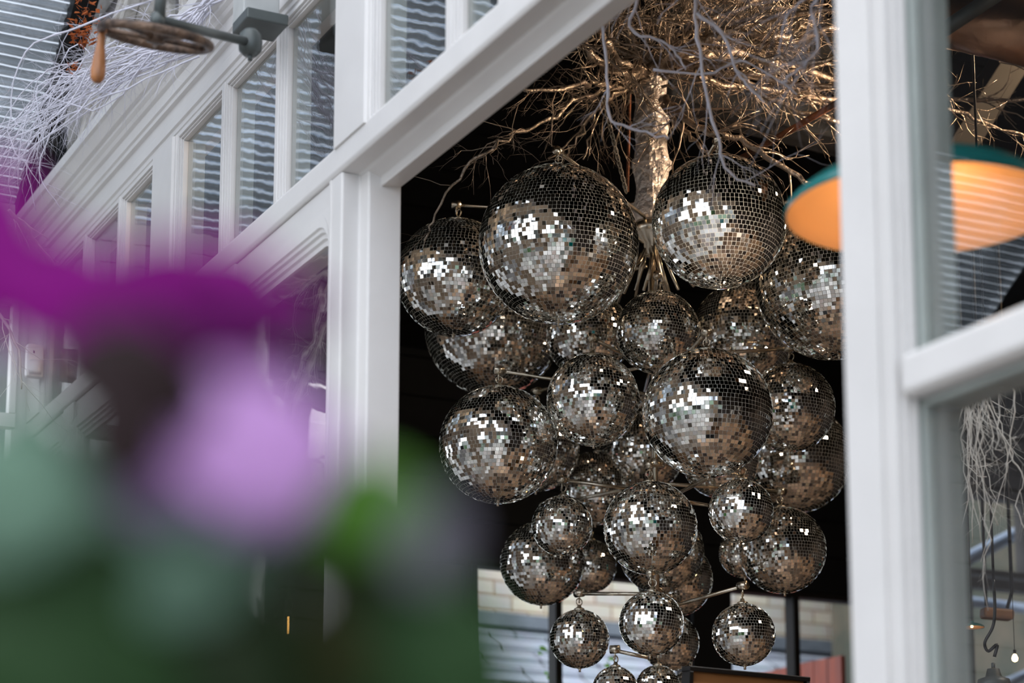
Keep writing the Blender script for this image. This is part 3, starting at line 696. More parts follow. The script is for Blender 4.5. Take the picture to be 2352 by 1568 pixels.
def grow(b, p, d, L, r, lvl, rnd, grav=0.0, wob=.25, kids=3, ang=.7, sides=5, mi=0):
    n = max(4, int(L/.035)); pts=[p.copy()]; d = d.normalized()
    step = L/n
    for i in range(n):
        d = (d + Vector((rnd.gauss(0,wob),rnd.gauss(0,wob),rnd.gauss(0,wob)))*.55 + Vector((0,0,grav))).normalized()
        pts.append(pts[-1]+d*step)
    b.tube(pts, [r*(1-.72*i/n) for i in range(n+1)], sides, mi)
    if lvl > 0:
        for k in range(kids):
            j = rnd.randint(max(1,n//5), n-1); t = (pts[j]-pts[j-1]).normalized()
            o = t.orthogonal().normalized(); o = Matrix.Rotation(rnd.random()*6.28,3,t) @ o
            nd = (t*cos(ang)+o*sin(ang*(.6+.6*rnd.random())))
            grow(b, pts[j], nd, L*(.35+.3*rnd.random()), r*.55*(1-.5*j/n), lvl-1, rnd, grav, wob, max(2,kids-1), ang, 4 if lvl>0 else 3, mi)
def branch(name, parent, mt, pts, r0, r1, seed, kids=6, kl=.22, lvl=1, grav=0.0, wob=.28, jit=.006, ang=.75, kr=.45, sides=6, biasv=None):
    rnd = random.Random(seed); b = MB(); off = Vector(parent.location)
    P = smooth_path([Vector(q)-off for q in pts], 5, jit, rnd); n = len(P)
    rad = [r0+(r1-r0)*i/(n-1) for i in range(n)]
    b.tube(P, [q*(1+.12*rnd.gauss(0,1)) for q in rad], sides)
    for k in range(kids):
        j = rnd.randint(1, n-2); t = (P[j+1]-P[j-1]).normalized(); o = Matrix.Rotation(rnd.random()*6.28,3,t) @ t.orthogonal().normalized()
        nd = t*cos(ang)+o*sin(ang)
        if biasv: nd = nd+Vector(biasv)
        grow(b, P[j], nd, kl*(.5+rnd.random()), rad[j]*kr, lvl, rnd, grav, wob, 3, .7, 4)
    return b.build(name, mt, parent)
crown = T1-Vector((0,0,.03))
BR = [ # pixel polylines with depths: (px,py,depth)
 ([(1500,160,7.33),(1440,150,7.2),(1400,110,7.1),(1380,60,7.0),(1440,5,6.9)],.020,.012),
 ([(1480,170,7.3),(1420,170,7.1),(1370,130,6.9),(1330,95,6.8),(1300,110,6.7)],.020,.009),
 ([(1490,160,7.3),(1560,120,7.2),(1640,85,7.1),(1700,70,7.1),(1790,80,7.1),(1850,60,7.2)],.020,.007),
 ([(1510,150,7.3),(1600,130,7.5),(1690,120,7.6),(1800,150,7.7),(1925,180,7.8)],.022,.012),
 ([(1510,160,7.3),(1600,100,7.2),(1700,95,7.2),(1790,100,7.2),(1925,60,7.2)],.018,.010),
 ([(1520,150,7.3),(1650,150,7.0),(1760,140,6.9),(1930,135,6.8)],.015,.008),
 ([(1520,230,7.35),(1560,262,7.2),(1620,300,7.1),(1700,320,7.1),(1780,370,7.1),(1870,430,7.1)],.014,.009),
 ([(1520,180,7.35),(1650,165,7.3),(1770,225,7.3),(1930,290,7.3)],.012,.008),
 ([(1500,150,7.35),(1420,190,7.2),(1330,230,7.0),(1240,285,6.9),(1150,325,6.8),(1070,390,6.8),(1000,490,6.8),(975,560,6.8)],.010,.003),
 ([(1490,160,7.35),(1430,200,7.2),(1360,190,7.0),(1290,200,6.9),(1205,202,6.8)],.012,.006),
 ([(1490,180,7.35),(1430,205,7.3),(1380,215,7.2),(1300,240,7.2),(1260,260,7.2)],.010,.004),
 ([(1480,190,7.35),(1410,215,7.2),(1360,260,7.1),(1320,330,7.1),(1288,370,7.1)],.009,.003),
 ([(1480,190,7.35),(1385,225,7.2),(1365,290,7.1),(1340,370,7.1)],.008,.003),
 ([(1480,190,7.35),(1400,225,7.3),(1330,300,7.3),(1260,370,7.3)],.006,.003),
 ([(1520,240,7.35),(1560,290,7.3),(1600,330,7.2),(1625,355,7.2)],.008,.005),
 ([(1520,200,7.35),(1580,190,7.3),(1650,210,7.3),(1700,290,7.3),(1712,345,7.3)],.006,.002),
 ([(1520,140,7.35),(1650,170,7.6),(1800,215,7.8),(1930,250,7.9)],.011,.006),
 ([(1500,140,7.35),(1450,80,7.4),(1440,20,7.4),(1480,-60,7.4)],.014,.009),
 ([(1510,140,7.35),(1530,60,7.5),(1600,0,7.6),(1650,-60,7.7)],.016,.009),
 ([(1510,140,7.35),(1600,60,7.3),(1730,10,7.3),(1850,-40,7.3)],.013,.007),
 ([(1500,150,7.35),(1370,90,7.4),(1300,60,7.5),(1200,40,7.5)],.013,.007),
 ([(1510,150,7.35),(1700,200,7.6),(1950,230,7.8),(2180,225,7.9),(2360,235,7.9)],.013,.007),
 ([(1510,150,7.35),(1750,170,7.4),(2000,120,7.4),(2180,110,7.4),(2300,140,7.5),(2400,170,7.5)],.010,.004),
 ([(1510,150,7.35),(1800,190,7.3),(2050,210,7.2),(2180,250,7.2),(2280,290,7.2),(2400,330,7.2)],.010,.004),
 ([(1510,150,7.35),(1700,60,7.2),(1950,20,7.0),(2200,15,6.9),(2400,-20,6.9)],.012,.006),
]
for k,(L,r0,r1) in enumerate(BR):
    branch('branch', tree, M['silverbark'], [at(*q) for q in L], r0*.92, r1*.92, 100+k, kids=13 if r0>.009 else 6, kl=.20, lvl=2 if k in (8,9,10,20,21,22,23,24) else 1, grav=-.02, wob=.42)
# dense fine twigs in the crown: countless
b = MB(); rnd = random.Random(77)
for k in range(330):
    a = rnd.random()*2*pi; rr = .15+.95*rnd.random()**.8
    px_, py_ = 1380+540*rnd.random(), -40+165*rnd.random()**1.1
    p = at(px_, py_, 7.05+.9*rnd.random())-Vector(tree.location)
    grow(b, p, Vector((rnd.gauss(0,1),rnd.gauss(0,1),rnd.gauss(0,.5))), .09+.18*rnd.random(), .0017, 1, rnd, 0, .75, 3, 1.0, 3)
tag(b.build('twig_mass', M['silvertwig'], tree), kind='stuff')
b = MB()
for k in range(120):
    px_, py_ = 1250+700*rnd.random(), 130+100*rnd.random()
    p = at(px_, py_, 7.0+.8*rnd.random())-Vector(tree.location)
    grow(b, p, Vector((rnd.gauss(0,1),rnd.gauss(0,1),rnd.gauss(0,.5)-.3)), .07+.14*rnd.random(), .0017, 1, rnd, 0, .7, 3, 1.0, 3)
tag(b.build('fine_roots', M['silvertwig'], tree), kind='stuff')

# white twigs nearer than the trunk
def white_branch(pts, r0, r1, seed, label, kids=5, kl=.2, grav=-.03, mt='whitetwig', lvl=1, name='white_branch', wob=.3, group='white painted branches'):
    if pts[0][1] == -60: pts = [(1500+(pts[0][0]-1500)*.35,-230,7.2),(1500+(pts[0][0]-1500)*.7,-190,(pts[0][2]+7.2)/2)]+pts
    W = [at(*q) for q in pts]; e = empty(name, W[0]); tag(e, label, 'branch', group)
    branch('stem', e, M[mt], W, r0*.75, r1*.75, seed, kids, kl*.8, lvl, grav, wob, jit=.002)
    return e
white_branch([(1590,-60,5.6),(1600,60,5.6),(1620,200,5.6),(1650,320,5.6),(1675,395,5.6),(1735,425,5.6)],.008,.004,1,'white painted branch hanging in front of the right upper ball',9,.22)
white_branch([(1480,-60,5.7),(1450,60,5.7),(1520,95,5.7),(1560,130,5.7),(1575,160,5.7)],.007,.003,2,'white painted branch curling before the silver crown',8,.18)
white_branch([(1385,60,5.7),(1395,200,5.7),(1405,275,5.7),(1470,300,5.7),(1540,318,5.7)],.006,.004,3,'white painted branch bent across the foil trunk',5,.16)
white_branch([(1600,30,5.5),(1660,80,5.5),(1690,160,5.5),(1720,200,5.5),(1755,235,5.5)],.006,.004,4,'white painted branch with pale tip right of trunk',4,.14)
white_branch([(1880,-60,5.0),(1865,30,5.0),(1880,110,5.0),(1840,150,5.0),(1795,195,5.0)],.006,.004,5,'white painted branch with yellowish broken tip beside the post',14,.24,lvl=2)
white_branch([(1905,-60,5.0),(1830,10,5.0),(1800,60,5.0),(1790,130,5.0)],.005,.002,6,'white painted branch forking beside the post top',16,.22,lvl=2)
white_branch([(1500,160,5.7),(1620,170,5.7),(1700,140,5.7),(1760,170,5.7),(1830,215,5.7)],.005,.003,7,'white painted branch lying level right of the trunk',5,.14)
# chain, rods and beam
ch = empty('steel_chain', at(1385,225,7.1)); tag(ch,'dull steel chain hanging left of the foil trunk','chain')
b = MB(); A_, B_ = at(1385,225,7.1), at(1438,440,7.1); nl = 26; dr = (B_-A_).normalized()
for k in range(nl):
    c = A_+(B_-A_)*(k+.5)/nl - Vector(ch.location); o = Vector((1,0,0)) if k%2 else Vector((0,1,0)); o = (o-dr*o.dot(dr)).normalized()
    b.torus(c, o, .007, .0022, 14, 5, up=dr, sx=1.75)
b.build('chain_links', M['chain'], ch)
b = MB(); b.tube([at(1447,200,7.6),at(1441,440,7.6)], .0055, 8); tag(b.build('rusty_rod', M['rust']),'rusty orange rod hanging behind the foil trunk','rod')
b = MB(); b.tube([at(1700,365,7.6),at(1960,215,7.0)], .011, 8); tag(b.build('iron_tie_rod', M['rust']),'dark iron tie rod slanting up to the thick post','rod')
b = MB(); A_, B_ = at(1520,205,8.8), at(1990,325,9.1)
dv=(B_-A_).normalized(); up=Vector((0,0,1))*.062; sd=Vector((0,.08,0))
b.add([A_-up-sd,B_-up-sd,B_-up+sd,A_-up+sd,A_+up-sd,B_+up-sd,B_+up+sd,A_+up+sd],[(3,2,1,0),(4,5,6,7),(0,1,5,4),(1,2,6,5),(2,3,7,6),(3,0,4,7)])
tag(b.build('timber_beam', M['greybeam'], bevel=.004),'weathered grey timber beam behind the silver branches','beam')
b = MB(); A_, B_ = at(1560,-20,8.6), at(1990,160,9.0); up=Vector((0,0,1))*.10
b.add([A_-up-sd,B_-up-sd,B_-up+sd,A_-up+sd,A_+up-sd,B_+up-sd,B_+up+sd,A_+up+sd],[(3,2,1,0),(4,5,6,7),(0,1,5,4),(1,2,6,5),(2,3,7,6),(3,0,4,7)])
tag(b.build('timber_beam', M['greybeam'], bevel=.004),'upper grey timber beam half hidden by the twiggy crown','beam')

# ------------------------------------------------------------------ pendant lamp (teal outside, cream inside)
LC = at(2118,487,4.0); RL = .249
def pendant(name, C0, R, label, cat='pendant lamp', cordlen=2.5):
    e = empty(name, C0); tag(e, label, cat)
    hs = .64
    out = [(R,0),(R*1.012,.004),(R*1.005,.012),(R*.94,.045*hs),(R*.80,.085*hs),(R*.58,.120*hs),(R*.34,.145*hs),(R*.20,.155*hs),(R*.18,.12),(R*.10,.13)]
    inn = [(R*.99,.002),(R*.93,.033*hs),(R*.79,.070*hs),(R*.57,.104*hs),(R*.33,.128*hs),(R*.15,.138*hs)]
    k = R/.249
    b = MB(); b.lathe([(r,h*k) for r,h in out], (0,0,0), sides=64, closed=True); lsh = b.build('lamp_shade', M['teal'], e)
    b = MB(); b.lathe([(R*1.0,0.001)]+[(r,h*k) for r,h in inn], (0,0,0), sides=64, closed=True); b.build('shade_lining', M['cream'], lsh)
    b = MB(); b.lathe([(.028*k,.085*k),(.030*k,.07*k),(.027*k,.045*k),(.001,.045*k)], (0,0,0), sides=24, closed=True); b.build('socket', M['blackmetal'], e)
    b = MB(); b.lathe([(.012*k,.048*k),(.024*k,.036*k),(.026*k,.022*k),(.018*k,.008*k),(.001,.004*k)], (0,0,0), sides=24, closed=True); b.build('bulb', M['bulb'], e)
    b = MB(); b.tube([(0,0,.13*k),(0,0,.2*k+cordlen)], .004, 6); b.lathe([(.001,.18*k),(.022*k,.175*k),(.024*k,.12*k),(.001,.12*k)],(0,0,0),sides=16); b.build('cord', M['blackmetal'], e)
    return e
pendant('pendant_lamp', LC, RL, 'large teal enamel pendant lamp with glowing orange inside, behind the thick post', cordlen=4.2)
pendant('pendant_lamp', at(2232,1441,7.8), .045, 'small distant lamp with yellow glowing shade at lower right', cordlen=1.3)
# copper duct, dark braces at upper right
b = MB(); b.tube([at(2090,15,6.6),at(2450,95,6.2)], .095, 24); tag(b.build('copper_duct', M['copper']),'shiny copper duct behind branches at upper right','duct')
b = MB(); b.tube([at(2120,100,6.0),at(2330,-40,6.0)], .022, 8); tag(b.build('ceiling_brace', M['greymetal']),'dark metal brace crossing before the copper duct','brace')
b = MB(); b.box(-.35,.35,-.05,.05,-.06,.06); o=b.build('ceiling_brace', M['brownboard']); o.location=at(2250,250,8.7); o.rotation_euler=(0,-.9,.2); tag(o,'broad dark sloping timber behind branches at right','brace')
# hanging vines lower right, bleached
rnd = random.Random(31)
for k in range(16):
    x0 = 2205+rnd.random()*90; dpt = 5.6+rnd.random()*.5; yb = 1000+rnd.random()*340
    if k == 0: pts=[(2255,800,5.7),(2250,1000,5.7),(2265,1200,5.7),(2262,1400,5.7)]
    elif k == 1: pts=[(2260,790,5.8),(2330,900,5.8),(2320,1020,5.8),(2345,1100,5.8),(2338,1180,5.8),(2400,1290,5.8)]
    else: pts=[(x0,810+rnd.random()*40,dpt),(x0+rnd.gauss(0,16),900,dpt),(x0+rnd.gauss(10,20),1020+rnd.random()*30,dpt),(x0+rnd.gauss(25,30),yb,dpt)]
    W=[at(*q) for q in pts]; e = empty('hanging_twig', W[0]); tag(e,'bleached twig dangling below the glazing rail in the right hand pane','twig','bleached twigs hanging in the right hand pane')
    branch('stem', e, M['duskytwig'], W, .0025, .0010, 400+k, 5, .13, 1, -.05, .3, jit=.004)
# top support for the vines
b = MB(); b.tube([at(2120,770,5.7),at(2420,760,5.9)], .02, 8); tag(b.build('twig_rail', M['darkwood']),'dark rail from which the bleached twigs hang','rail')

# ------------------------------------------------------------------ tree-hung white branch bundle at upper left, outside
rnd = random.Random(12)
for k in range(34):
    s0 = rnd.random()
    a = (500+rnd.gauss(0,18), -30+40*rnd.random()); 
    if k%3==0: a = (440+rnd.gauss(0,15), 110+rnd.gauss(0,12))
    m1 = (250+rnd.gauss(0,25), 165+rnd.gauss(0,35)); m2=(130+rnd.gauss(0,40), 225+rnd.gauss(0,45)); en=(rnd.uniform(-60,110), rnd.uniform(260,430)); d0=6.3+rnd.gauss(0,.18)
    if a[0] > 470: m0 = (400+rnd.gauss(0,10), 80+rnd.gauss(0,20)); pts=[(a[0],a[1],d0),(m0[0],m0[1],d0),(m1[0],m1[1],d0),(m2[0],m2[1],d0),(en[0],en[1],d0)]
    else: pts=[(a[0],a[1],d0),(m1[0],m1[1],d0),(m2[0],m2[1],d0),(en[0],en[1],d0)]
    if k < 4: pts=[(385+k*3,-20,6.0),(190-k*20,60+k*15,6.0),(60+k*8,120+k*30,6.0),(20+k*30,300,6.0),(90+k*10,420-k*40,6.0)] if k==0 else [(a[0],a[1],d0),(m1[0],m1[1]-20,d0),(20+k*25,330+k*10,d0),(-40+60*k,480,d0)]
    W=[at(*q) for q in pts]; e = empty('white_branch', W[0]); tag(e,'white painted branch in the tangled bundle under the canopy at upper left','branch','white painted branches bundled at upper left')
    branch('stem', e, M['whitetwig'], W, .0031, .0011, 600+k, 9, .14, 1, -.03, .3, jit=.003)
for k,(L,lb) in enumerate([([(770,520,7.4),(720,640,7.3),(690,760,7.3),(640,860,7.2),(600,960,7.2)],'bare pale branch outside, its reflection crossing the large lower light'),
    ([(760,600,7.1),(690,640,7.1),(620,680,7.1),(570,700,7.1)],'bare pale branch mirrored at top of the large lower light'),
    ([(740,700,7.5),(680,830,7.5),(640,1010,7.5),(700,1060,7.5),(745,1090,7.5)],'thin bare branch drooping low beside the end wall')]):
    W = [at(*q) for q in L]; W = [Vector((-p.x,p.y,p.z)) for p in W]; e = empty('bare_branch', W[0]); tag(e, lb, 'branch')
    branch('stem', e, M['duskytwig'], W, .008, .003, 800+k, 12, .22, 1, -.02, .3, jit=.003)
# orange dry leaves
b = MB(); leafcloud(b, at(195,35,6.1), .05, 70, .012, 9, (1,1,1.6)); leafcloud(b, at(190,80,6.1), .04, 60, .012, 10); leafcloud(b, at(170,155,6.2), .022, 26, .010, 11)
tag(b.build('dried_leaves', M['rustleaf']), 'cluster of dried orange leaves below the canopy edge', 'leaves', kind='stuff')

# ------------------------------------------------------------------ awning gear with hand wheel
g = at(575,98,5.55); gear = empty('awning_gear', g); tag(gear,'grey awning winding gear with rusty hand wheel on the cornice','awning gear')
def gs(px,py,d): return sub(gear, at(px,py,d))
b = MB(); bx = MB()
q = atX(590,30,-.10); c_ = sub(gear,q)
bx.box(c_.x-.055,c_.x+.05,c_.y-.045,c_.y+.045,c_.z-.03,c_.z+.09); bx.build('gear_box', M['lightgrey'], gear, bevel=.004)
b = MB(); b.box(c_.x-.06,c_.x+.06,c_.y-.09,c_.y+.03,c_.z-.062,c_.z-.030); b.build('bracket', M['greymetal'], gear, bevel=.004)
b = MB(); b.lathe([(.004,-.036),(.018,-.034),(.029,-.022),(.031,0),(.027,.022),(.016,.034),(.004,.036)],(0,0,0),axis=(0,0,1),sides=20); b.lathe([(.006,-.048),(.006,-.03)],(0,0,0),sides=8); b.build('ball_joint', M['greymetal'], gear)
b = MB(); b.tube([gs(575,98,5.55), gs(470,72,5.35), gs(362,44,5.15)], .0115, 12); b.lathe([(.004,-.016),(.016,-.014),(.018,0),(.016,.014),(.004,.016)], gs(362,46,5.15), sides=16); b.build('lever_rod', M['greymetal'], gear)
b = MB(); b.tube([gs(366,52,5.15), gs(372,-60,5.15)], .0135, 12); b.build('upright_rod', M['greymetal'], gear)
wc = gs(358,85,5.15); wn = (Vector((0,0,1)) + Rv*.16 - Vector((Fv.x,Fv.y,0))*.25).normalized()
wr = .128
b = MB(); b.torus(wc, wn, wr, .011, 48, 10); b.build('wheel_rim', M['wheeliron'], gear)
b = MB(); b.lathe([(.004,-.016),(.022,-.014),(.024,.010),(.012,.03),(.004,.045)], wc, axis=wn, sides=20); b.build('wheel_hub', M['wheeliron'], gear)
u_ = (Rv-wn*Rv.dot(wn)).normalized(); w_ = wn.cross(u_)
for k in range(5):
    a = 2*pi*k/5+.5; d_ = u_*cos(a)+w_*sin(a)
    b = MB(); b.tube([wc+d_*.015, wc+d_*.07+w_*.006, wc+d_*(wr-.004)], [.010,.007,.009], 8); b.build('spoke', M['wheeliron'], gear)
hc = wc - u_*wr
b = MB(); b.lathe([(.004,.012),(.006,.005),(.0085,-.004),(.0075,-.018),(.0105,-.022),(.009,-.028),(.010,-.045),(.0145,-.075),(.0175,-.105),(.0165,-.125),(.010,-.136),(.002,-.138)], hc, axis=Vector((0.06,0,1)), sides=20)
hnd = b.build('handle', M['handle'], gear)
b = MB(); b.tube([hc+Vector((0,0,.012)),hc+Vector((0,0,-.01))], .012, 12); b.build('handle_mount', M['handle'], hnd)

# ------------------------------------------------------------------ dark framed screen at the bottom, filament lamp, lantern
sc_ = empty('wall_screen', at(1700,1600,5.9)); tag(sc_, 'black framed screen with brown glare, cut by the bottom edge','screen')
A_, B_, C_ = sub(sc_,at(1575,1529,5.9)), sub(sc_,at(1852,1555,6.1)), sub(sc_,at(1600,1690,5.9))
ux = (B_-A_).normalized(); uz = (C_-A_); uz = (uz-ux*uz.dot(ux)).normalized(); un = ux.cross(uz).normalized(); W_ = (B_-A_).length; H_ = .30
def slab(b, o, w, h, x0, z0, n0, n1):
    V=[o+ux*a+uz*c+un*d for d in (n0,n1) for a,c in ((x0,z0),(x0+w,z0),(x0+w,z0+h),(x0,z0+h))]
    b.add(V,[(0,1,2,3),(7,6,5,4),(0,4,5,1),(1,5,6,2),(2,6,7,3),(3,7,4,0)])
b=MB(); slab(b,A_,W_,.014,0,0,-.02,.02); slab(b,A_,W_,.014,0,H_-.014,-.02,.02); slab(b,A_,.014,H_-.028,0,.014,-.02,.02); slab(b,A_,.014,H_-.028,W_-.014,.014,-.02,.02); b.build('screen_frame', M['blackmetal'], sc_, bevel=.002)
b=MB(); slab(b,A_,W_-.028,H_-.028,.014,.014,-.006,.006); b.build('screen_panel', M['tan'], sc_)  # brown glare on the screen painted as its panel colour
b=MB(); st=A_+ux*W_*.5+uz*H_; b.tube([st, st+Vector((0,0,-(sc_.location.z+st.z)))], .02, 10); b.build('stand', M['blackmetal'], sc_)
fl = empty('filament_lamp', at(662,1435,6.6)); tag(fl,'narrow glowing filament bulb seen through the dark lower light','lamp')
b=MB(); b.tube([(0,0,-.026),(0,0,.026)],.0035,8); b.build('filament', M['filament'], fl)
b=MB(); b.lathe([(.001,-.045),(.012,-.04),(.014,.0),(.014,.035),(.008,.045)],(0,0,0),sides=16,closed=True); b.build('glass_tube', M['cglass'], fl)
b=MB(); b.lathe([(.009,.044),(.012,.048),(.012,.075),(.003,.08)],(0,0,0),sides=14); b.tube([(0,0,.08),(0,0,2.3)],.003,6); b.build('cord', M['blackmetal'], fl)
ln = empty('lantern', at(2284,1600,6.4)); tag(ln,'glass jar lantern on a looped black cord at lower right corner','lantern')
b=MB(); b.lathe([(.005,.085),(.018,.083),(.024,.06),(.046,.052),(.05,.035),(.046,.028)],(0,0,0),sides=24,closed=True); b.lathe([(.001,.0855),(.006,.0855),(.006,.10),(.001,.102)],(0,0,0),sides=10); b.build('lantern_cap', M['greymetal'], ln)
b=MB(); b.lathe([(.044,.03),(.044,-.06),(.036,-.075),(.001,-.077)],(0,0,0),sides=24,closed=True); b.build('glass_jar', M['jar'], ln)
b=MB(); b.lathe([(.001,-.045),(.014,-.035),(.018,-.015),(.010,.01),(.008,.03)],(0,0,0),sides=16,closed=True); b.build('bulb', M['bulb'], ln)
b=MB(); lp=[(2284,1508),(2290,1480),(2270,1495),(2262,1475),(2280,1440),(2285,1400),(2282,1330)]
b.tube(smooth_path([sub(ln,at(x,y,6.4)) for x,y in lp],5,0,rnd), .005, 6); b.tube([sub(ln,at(2282,1330,6.4)), sub(ln,at(2282,1330,6.4))+Vector((0,0,2.8))], .004, 6); b.build('cord', M['blackmetal'], ln)
lb = empty('hanging_lamp_board', at(2290,1410,8.2)); tag(lb,'red brown wooden lamp board hung on black cords at lower right','lamp')
b=MB(); b.box(-.06,.06,-.03,.03,-.020,.020); o=b.build('board', M['tan'], lb, bevel=.01); o.rotation_euler=(0,.06,-.3)
b=MB(); b.tube([(-.05,0,.028),(-.05,0,1.6)],.006,6); b.tube([(.05,0,.028),(.075,0,.09),(.075,0,1.6)],.007,6); b.build('cord', M['blackmetal'], lb)
def string_bulb(px,py,d,r,lab):
    e = empty('small_bulb', at(px,py,d)); tag(e,lab,'bulb','little warm bulbs at lower right')
    b=MB(); b.lathe([(.001,-r*1.2),(r*.8,-r*.8),(r,0),(r*.6,r),(r*.3,r*1.4)],(0,0,0),sides=14); b.build('glass_globe', M['bulb'], e)
    b=MB(); b.lathe([(r*.5,r*1.3),(r*.5,r*2.6),(.001,r*2.8)],(0,0,0),sides=10); b.tube([(0,0,r*2.6),(0,0,1.9)],.0012,5); b.build('cord', M['blackmetal'], e)
string_bulb(2331,1511,7.6,.011,'tiny warm bulb right of the lantern cord'); string_bulb(2196,1375,7.6,.006,'tiny warm bulb beside the small yellow lamp')

# ------------------------------------------------------------------ FOREGROUND FLOWERS (very near, out of focus)
pl = empty('flowering_plant', at(500,1700,.72)); tag(pl,'blurred purple flowering plant with green leaves close to the viewer','plant')
cols = {'magenta':(.34,.0,.30),'deep':(.16,.0,.15),'lilac':(.80,.46,.92),'mauve':(.50,.34,.62),'plum':(.30,.13,.33),'teal':(.17,.30,.22),'green':(.022,.066,.018),'dgreen':(.013,.03,.006),'olive':(.026,.030,.004),'bright':(.06,.17,.015),'throat':(.025,.012,.014),'grey':(.20,.19,.24)}
LM = {k: leafmat('plant_'+k, c, .35 if k in ('magenta','lilac','mauve','deep') else .15) for k,c in cols.items()}
def blade(kind, px, py, w, h, rot, col, d=.45, tilt=0.0, cup=.25, name=None):
    """leaf or petal: curved blade, w,h in photo pixels at its own distance"""
    k = d/FPX; W, H = w*k/2, h*k/2; b = MB(); nu, nv = 10, 12; V=[]
    c = sub(pl, at(px,py,d)); ca, sa = cos(radians(rot)), sin(radians(rot))
    for j in range(nv+1):
        v = -1+2*j/nv
        half = sqrt(max(0,1-v*v))**.8 if kind == 'petal' else (1-v*v)**.62*(1-.25*v)
        half = max(half,.02)
        for i in range(nu+1):
            u = -1+2*i/nu
            x, z = u*half*W, v*H
            y = cup*(x*x/W + .5*z*z/H) + .06*W*sin(5*u+4*v) + (abs(u)*.12*W if kind=='leaf' else 0) - z*tilt
            X_, Z_ = x*ca - z*sa, x*sa + z*ca
            V.append(c + Rv*X_ + Uv*Z_ + Fv*y)
    b.add(V, [(j*(nu+1)+i, j*(nu+1)+i+1, (j+1)*(nu+1)+i+1, (j+1)*(nu+1)+i) for j in range(nv) for i in range(nu)], 0, True)
    o = b.build(name or ('petal' if kind=='petal' else 'leaf'), LM[col], pl)
    s_ = o.modifiers.new('thick','SOLIDIFY'); s_.thickness = .0004
    return o
FL = [
 ('petal', -60,560,330,430,10,'magenta',.7),
 ('petal', 130,670,600,290,-20,'magenta',.7),
 ('petal', 400,670,520,270,4,'magenta',.71),
 ('petal', 600,735,300,170,24,'magenta',.71),
 ('petal', 330,720,430,170,-6,'deep',.705),
 ('petal', 560,735,330,150,12,'deep',.705),
 ('leaf', 290,850,400,270,-15,'throat',.69),
 ('petal', 500,880,420,230,-10,'plum',.72),
 ('leaf', 740,1270,260,190,0,'dgreen',.72),
 ('leaf', 800,1450,190,330,8,'olive',.73),
 ('leaf', 560,1260,300,170,0,'dgreen',.75),
 ('leaf', 270,990,210,280,20,'throat',.69),
 ('petal', 575,1020,430,330,-25,'lilac',.7),
 ('petal', 350,1090,230,230,10,'mauve',.72),
 ('petal', 620,1130,330,190,12,'mauve',.705),
 ('leaf', 20,1130,440,330,25,'teal',.7),
 ('leaf', 60,1040,260,260,5,'teal',.71),
 ('leaf', 500,1230,330,230,-15,'teal',.74),
 ('leaf', 270,1200,260,360,-30,'green',.75),
 ('leaf', 100,1350,520,330,10,'green',.72),
 ('leaf', 340,1300,420,300,-12,'teal',.73),
 ('leaf', 120,1560,620,420,0,'green',.715),
 ('leaf', 480,1530,560,420,20,'dgreen',.74),
 ('leaf', 620,1640,520,220,-10,'olive',.75),
 ('leaf', 470,1370,360,330,-12,'dgreen',.76),
 ('leaf', 850,1160,310,240,10,'bright',.70),
 ('leaf', 830,1250,300,240,-20,'dgreen',.71),
 ('leaf', 930,1450,420,420,10,'green',.73),
 ('leaf', 1070,1540,260,330,-20,'green',.72),
 ('petal', 990,1240,130,200,-15,'grey',.60),
 ('leaf', 930,1680,700,360,0,'green',.75),
 ('leaf', 400,1740,1400,420,0,'olive',.77),
]
for f_ in FL: blade(*f_)
b = MB()
base = at(500,2300,.72)
for (x,y) in [(40,700),(330,850),(470,1180),(100,1350),(480,1450),(700,1450),(850,1220),(930,1430),(1070,1520),(990,1330)]:
    b.tube(smooth_path([sub(pl,at(x,y,.745)), sub(pl,at(x*.8+100,y*.5+850,.75)), sub(pl,base)+Vector((random.gauss(0,.008),random.gauss(0,.008),0))],5,0,random.Random(1)), .0012, 6)
b.build('plant_stems', LM['green'], pl)
pb = empty('planter', (base.x, base.y, base.z-.005)); tag(pb,'dark planter box below the view holding the flowering plant','planter')
b = MB(); b.box(-.09,.09,-.07,.07,-.16,-.0); b.build('box', M['darkwood'], pb)
b = MB(); b.tube([(0,0,-.16),(0,0,-base.z+.0)], .02, 10); b.lathe([(.12,-base.z-.05),(.12,-base.z-.02),(.02,-base.z)],(0,0,0),sides=24); b.build('stand', M['blackmetal'], pb)

# ------------------------------------------------------------------ yard behind the viewer (mirrored in the balls)
b = MB(); b.box(-9.2,-9,-9,14,0,3.0); b.box(-9,6,-9.2,-9,0,3.0); struct(b.build('wall_yard', M['panels']))
for k,(y,z) in enumerate([(-5,1.2),(-2,1.2),(1,1.2),(4,1.2),(7,1.2)]):
    b = MB(); b.box(-9.0,-8.96,y,y+1.3,z,z+1.6); nwin[0]+=1; struct(b.build('window_%d'%nwin[0], M['darkwood']))
b = MB(); rnd=random.Random(3)
for k in range(14): leafcloud(b, (-6.5+rnd.gauss(0,.6), -5.5+k*.85, .9+rnd.random()*.6), .75, 260, .07, 50+k)
tag(b.build('hedge', M['hedge']), 'green hedge along the yard behind the viewer', 'hedge', kind='stuff')

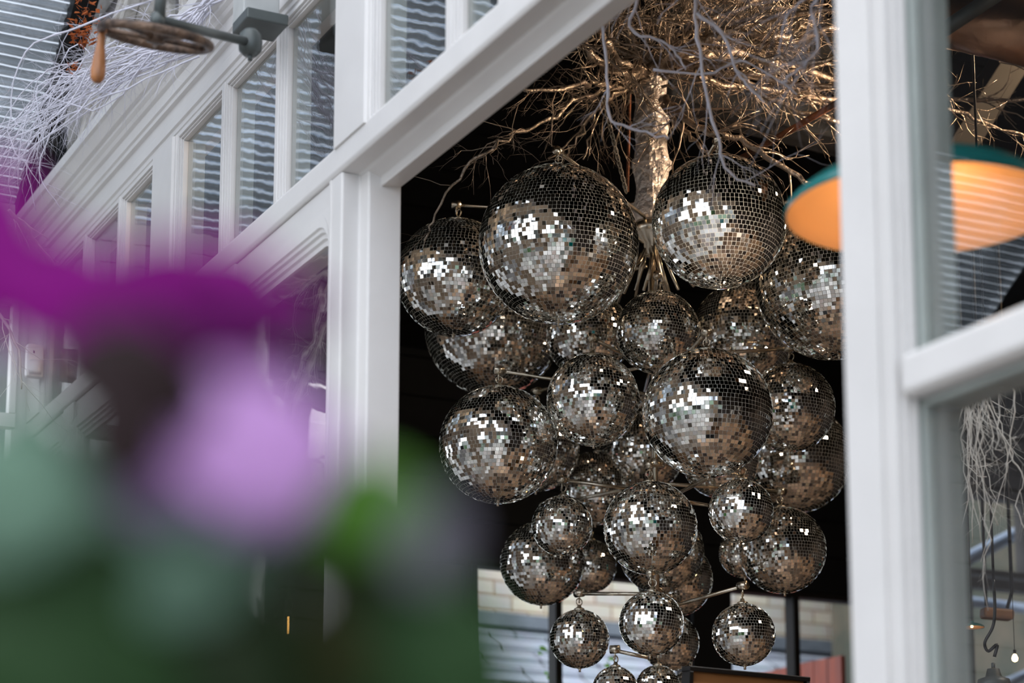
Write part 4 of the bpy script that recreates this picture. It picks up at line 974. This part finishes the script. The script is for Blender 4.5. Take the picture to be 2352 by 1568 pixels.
# ------------------------------------------------------------------ LIGHT
w = bpy.data.worlds.new('sky'); SC.world = w; w.use_nodes = True; nt = w.node_tree; bg = nt.nodes['Background']
tc = nt.nodes.new('ShaderNodeTexCoord'); nz = nt.nodes.new('ShaderNodeTexNoise'); nz.inputs['Scale'].default_value = 2.2; nz.inputs['Detail'].default_value = 7
nt.links.new(tc.outputs['Generated'], nz.inputs['Vector'])
rp = nt.nodes.new('ShaderNodeValToRGB'); rp.color_ramp.elements[0].position=.40; rp.color_ramp.elements[0].color=(.58,.68,.88,1); rp.color_ramp.elements[1].position=.60; rp.color_ramp.elements[1].color=(1.0,.99,.97,1)
nt.links.new(nz.outputs['Fac'], rp.inputs[0]); nt.links.new(rp.outputs[0], bg.inputs[0]); bg.inputs[1].default_value = 1.6
def lamp(kind, loc, energy, col, size=.1, target=None, **k):
    L = bpy.data.lights.new('light', kind); L.energy = energy; L.color = col
    if kind in ('POINT','SPOT'): L.shadow_soft_size = size
    if kind == 'SPOT': L.spot_size = k.get('spot', .9); L.spot_blend = .6
    if kind == 'AREA': L.size = size
    o = bpy.data.objects.new('light', L); COL.objects.link(o); o.location = loc
    if target is not None: o.rotation_euler = (Vector(target)-Vector(loc)).to_track_quat('-Z','Y').to_euler()
    return o
WARM = (1,.66,.38)
lamp('SPOT', (3.0,5.0,4.3), 150, (1,.70,.45), .04, (AX.x,AX.y,4.55), spot=.9)
lamp('SPOT', (1.0,4.4,3.2), 16, (1,.80,.6), .04, (AX.x,AX.y,4.6), spot=.9)  # added front fill for trunk and crown, no fixture
lamp('SPOT', (4.6,6.2,5.6), 22, WARM, .05, (2.6,6.0,4.6), spot=1.2)
lamp('SPOT', (3.2,3.4,5.2), 170, (.9,.95,1), .06, (1.55,4.55,2.75), spot=.5)  # cool spot added to brighten the hanging twigs, no fixture
lamp('POINT', LC+Vector((0,0,.012)), 1.5, (1,.50,.18), .03)
for (x,y,z) in [(3.2,1.2,3.2),(6.5,2.5,3.2)]:  # pendants added out of view to warm the floor and ball reflections
    e = pendant('pendant_lamp', (x,y,z), .2, 'unseen pendant lamp added to warm the room, '+('near the glazed front' if x<5 else 'near the right wall'), cordlen=4)
    lamp('POINT', (x,y,z-.03), 12, (1,.62,.32), .03)
lamp('AREA', (4.5,3.0,6.0), 45, (1,.80,.62), 1.2, (4.0,3.2,0))  # warm overhead fill added for the floor, no fixture
SC.view_settings.view_transform = 'Standard'; SC.view_settings.look = 'None'; SC.view_settings.gamma = 1; SC.view_settings.exposure = .82
SC.cycles.max_bounces = 14; SC.cycles.transparent_max_bounces = 16; SC.cycles.glossy_bounces = 8
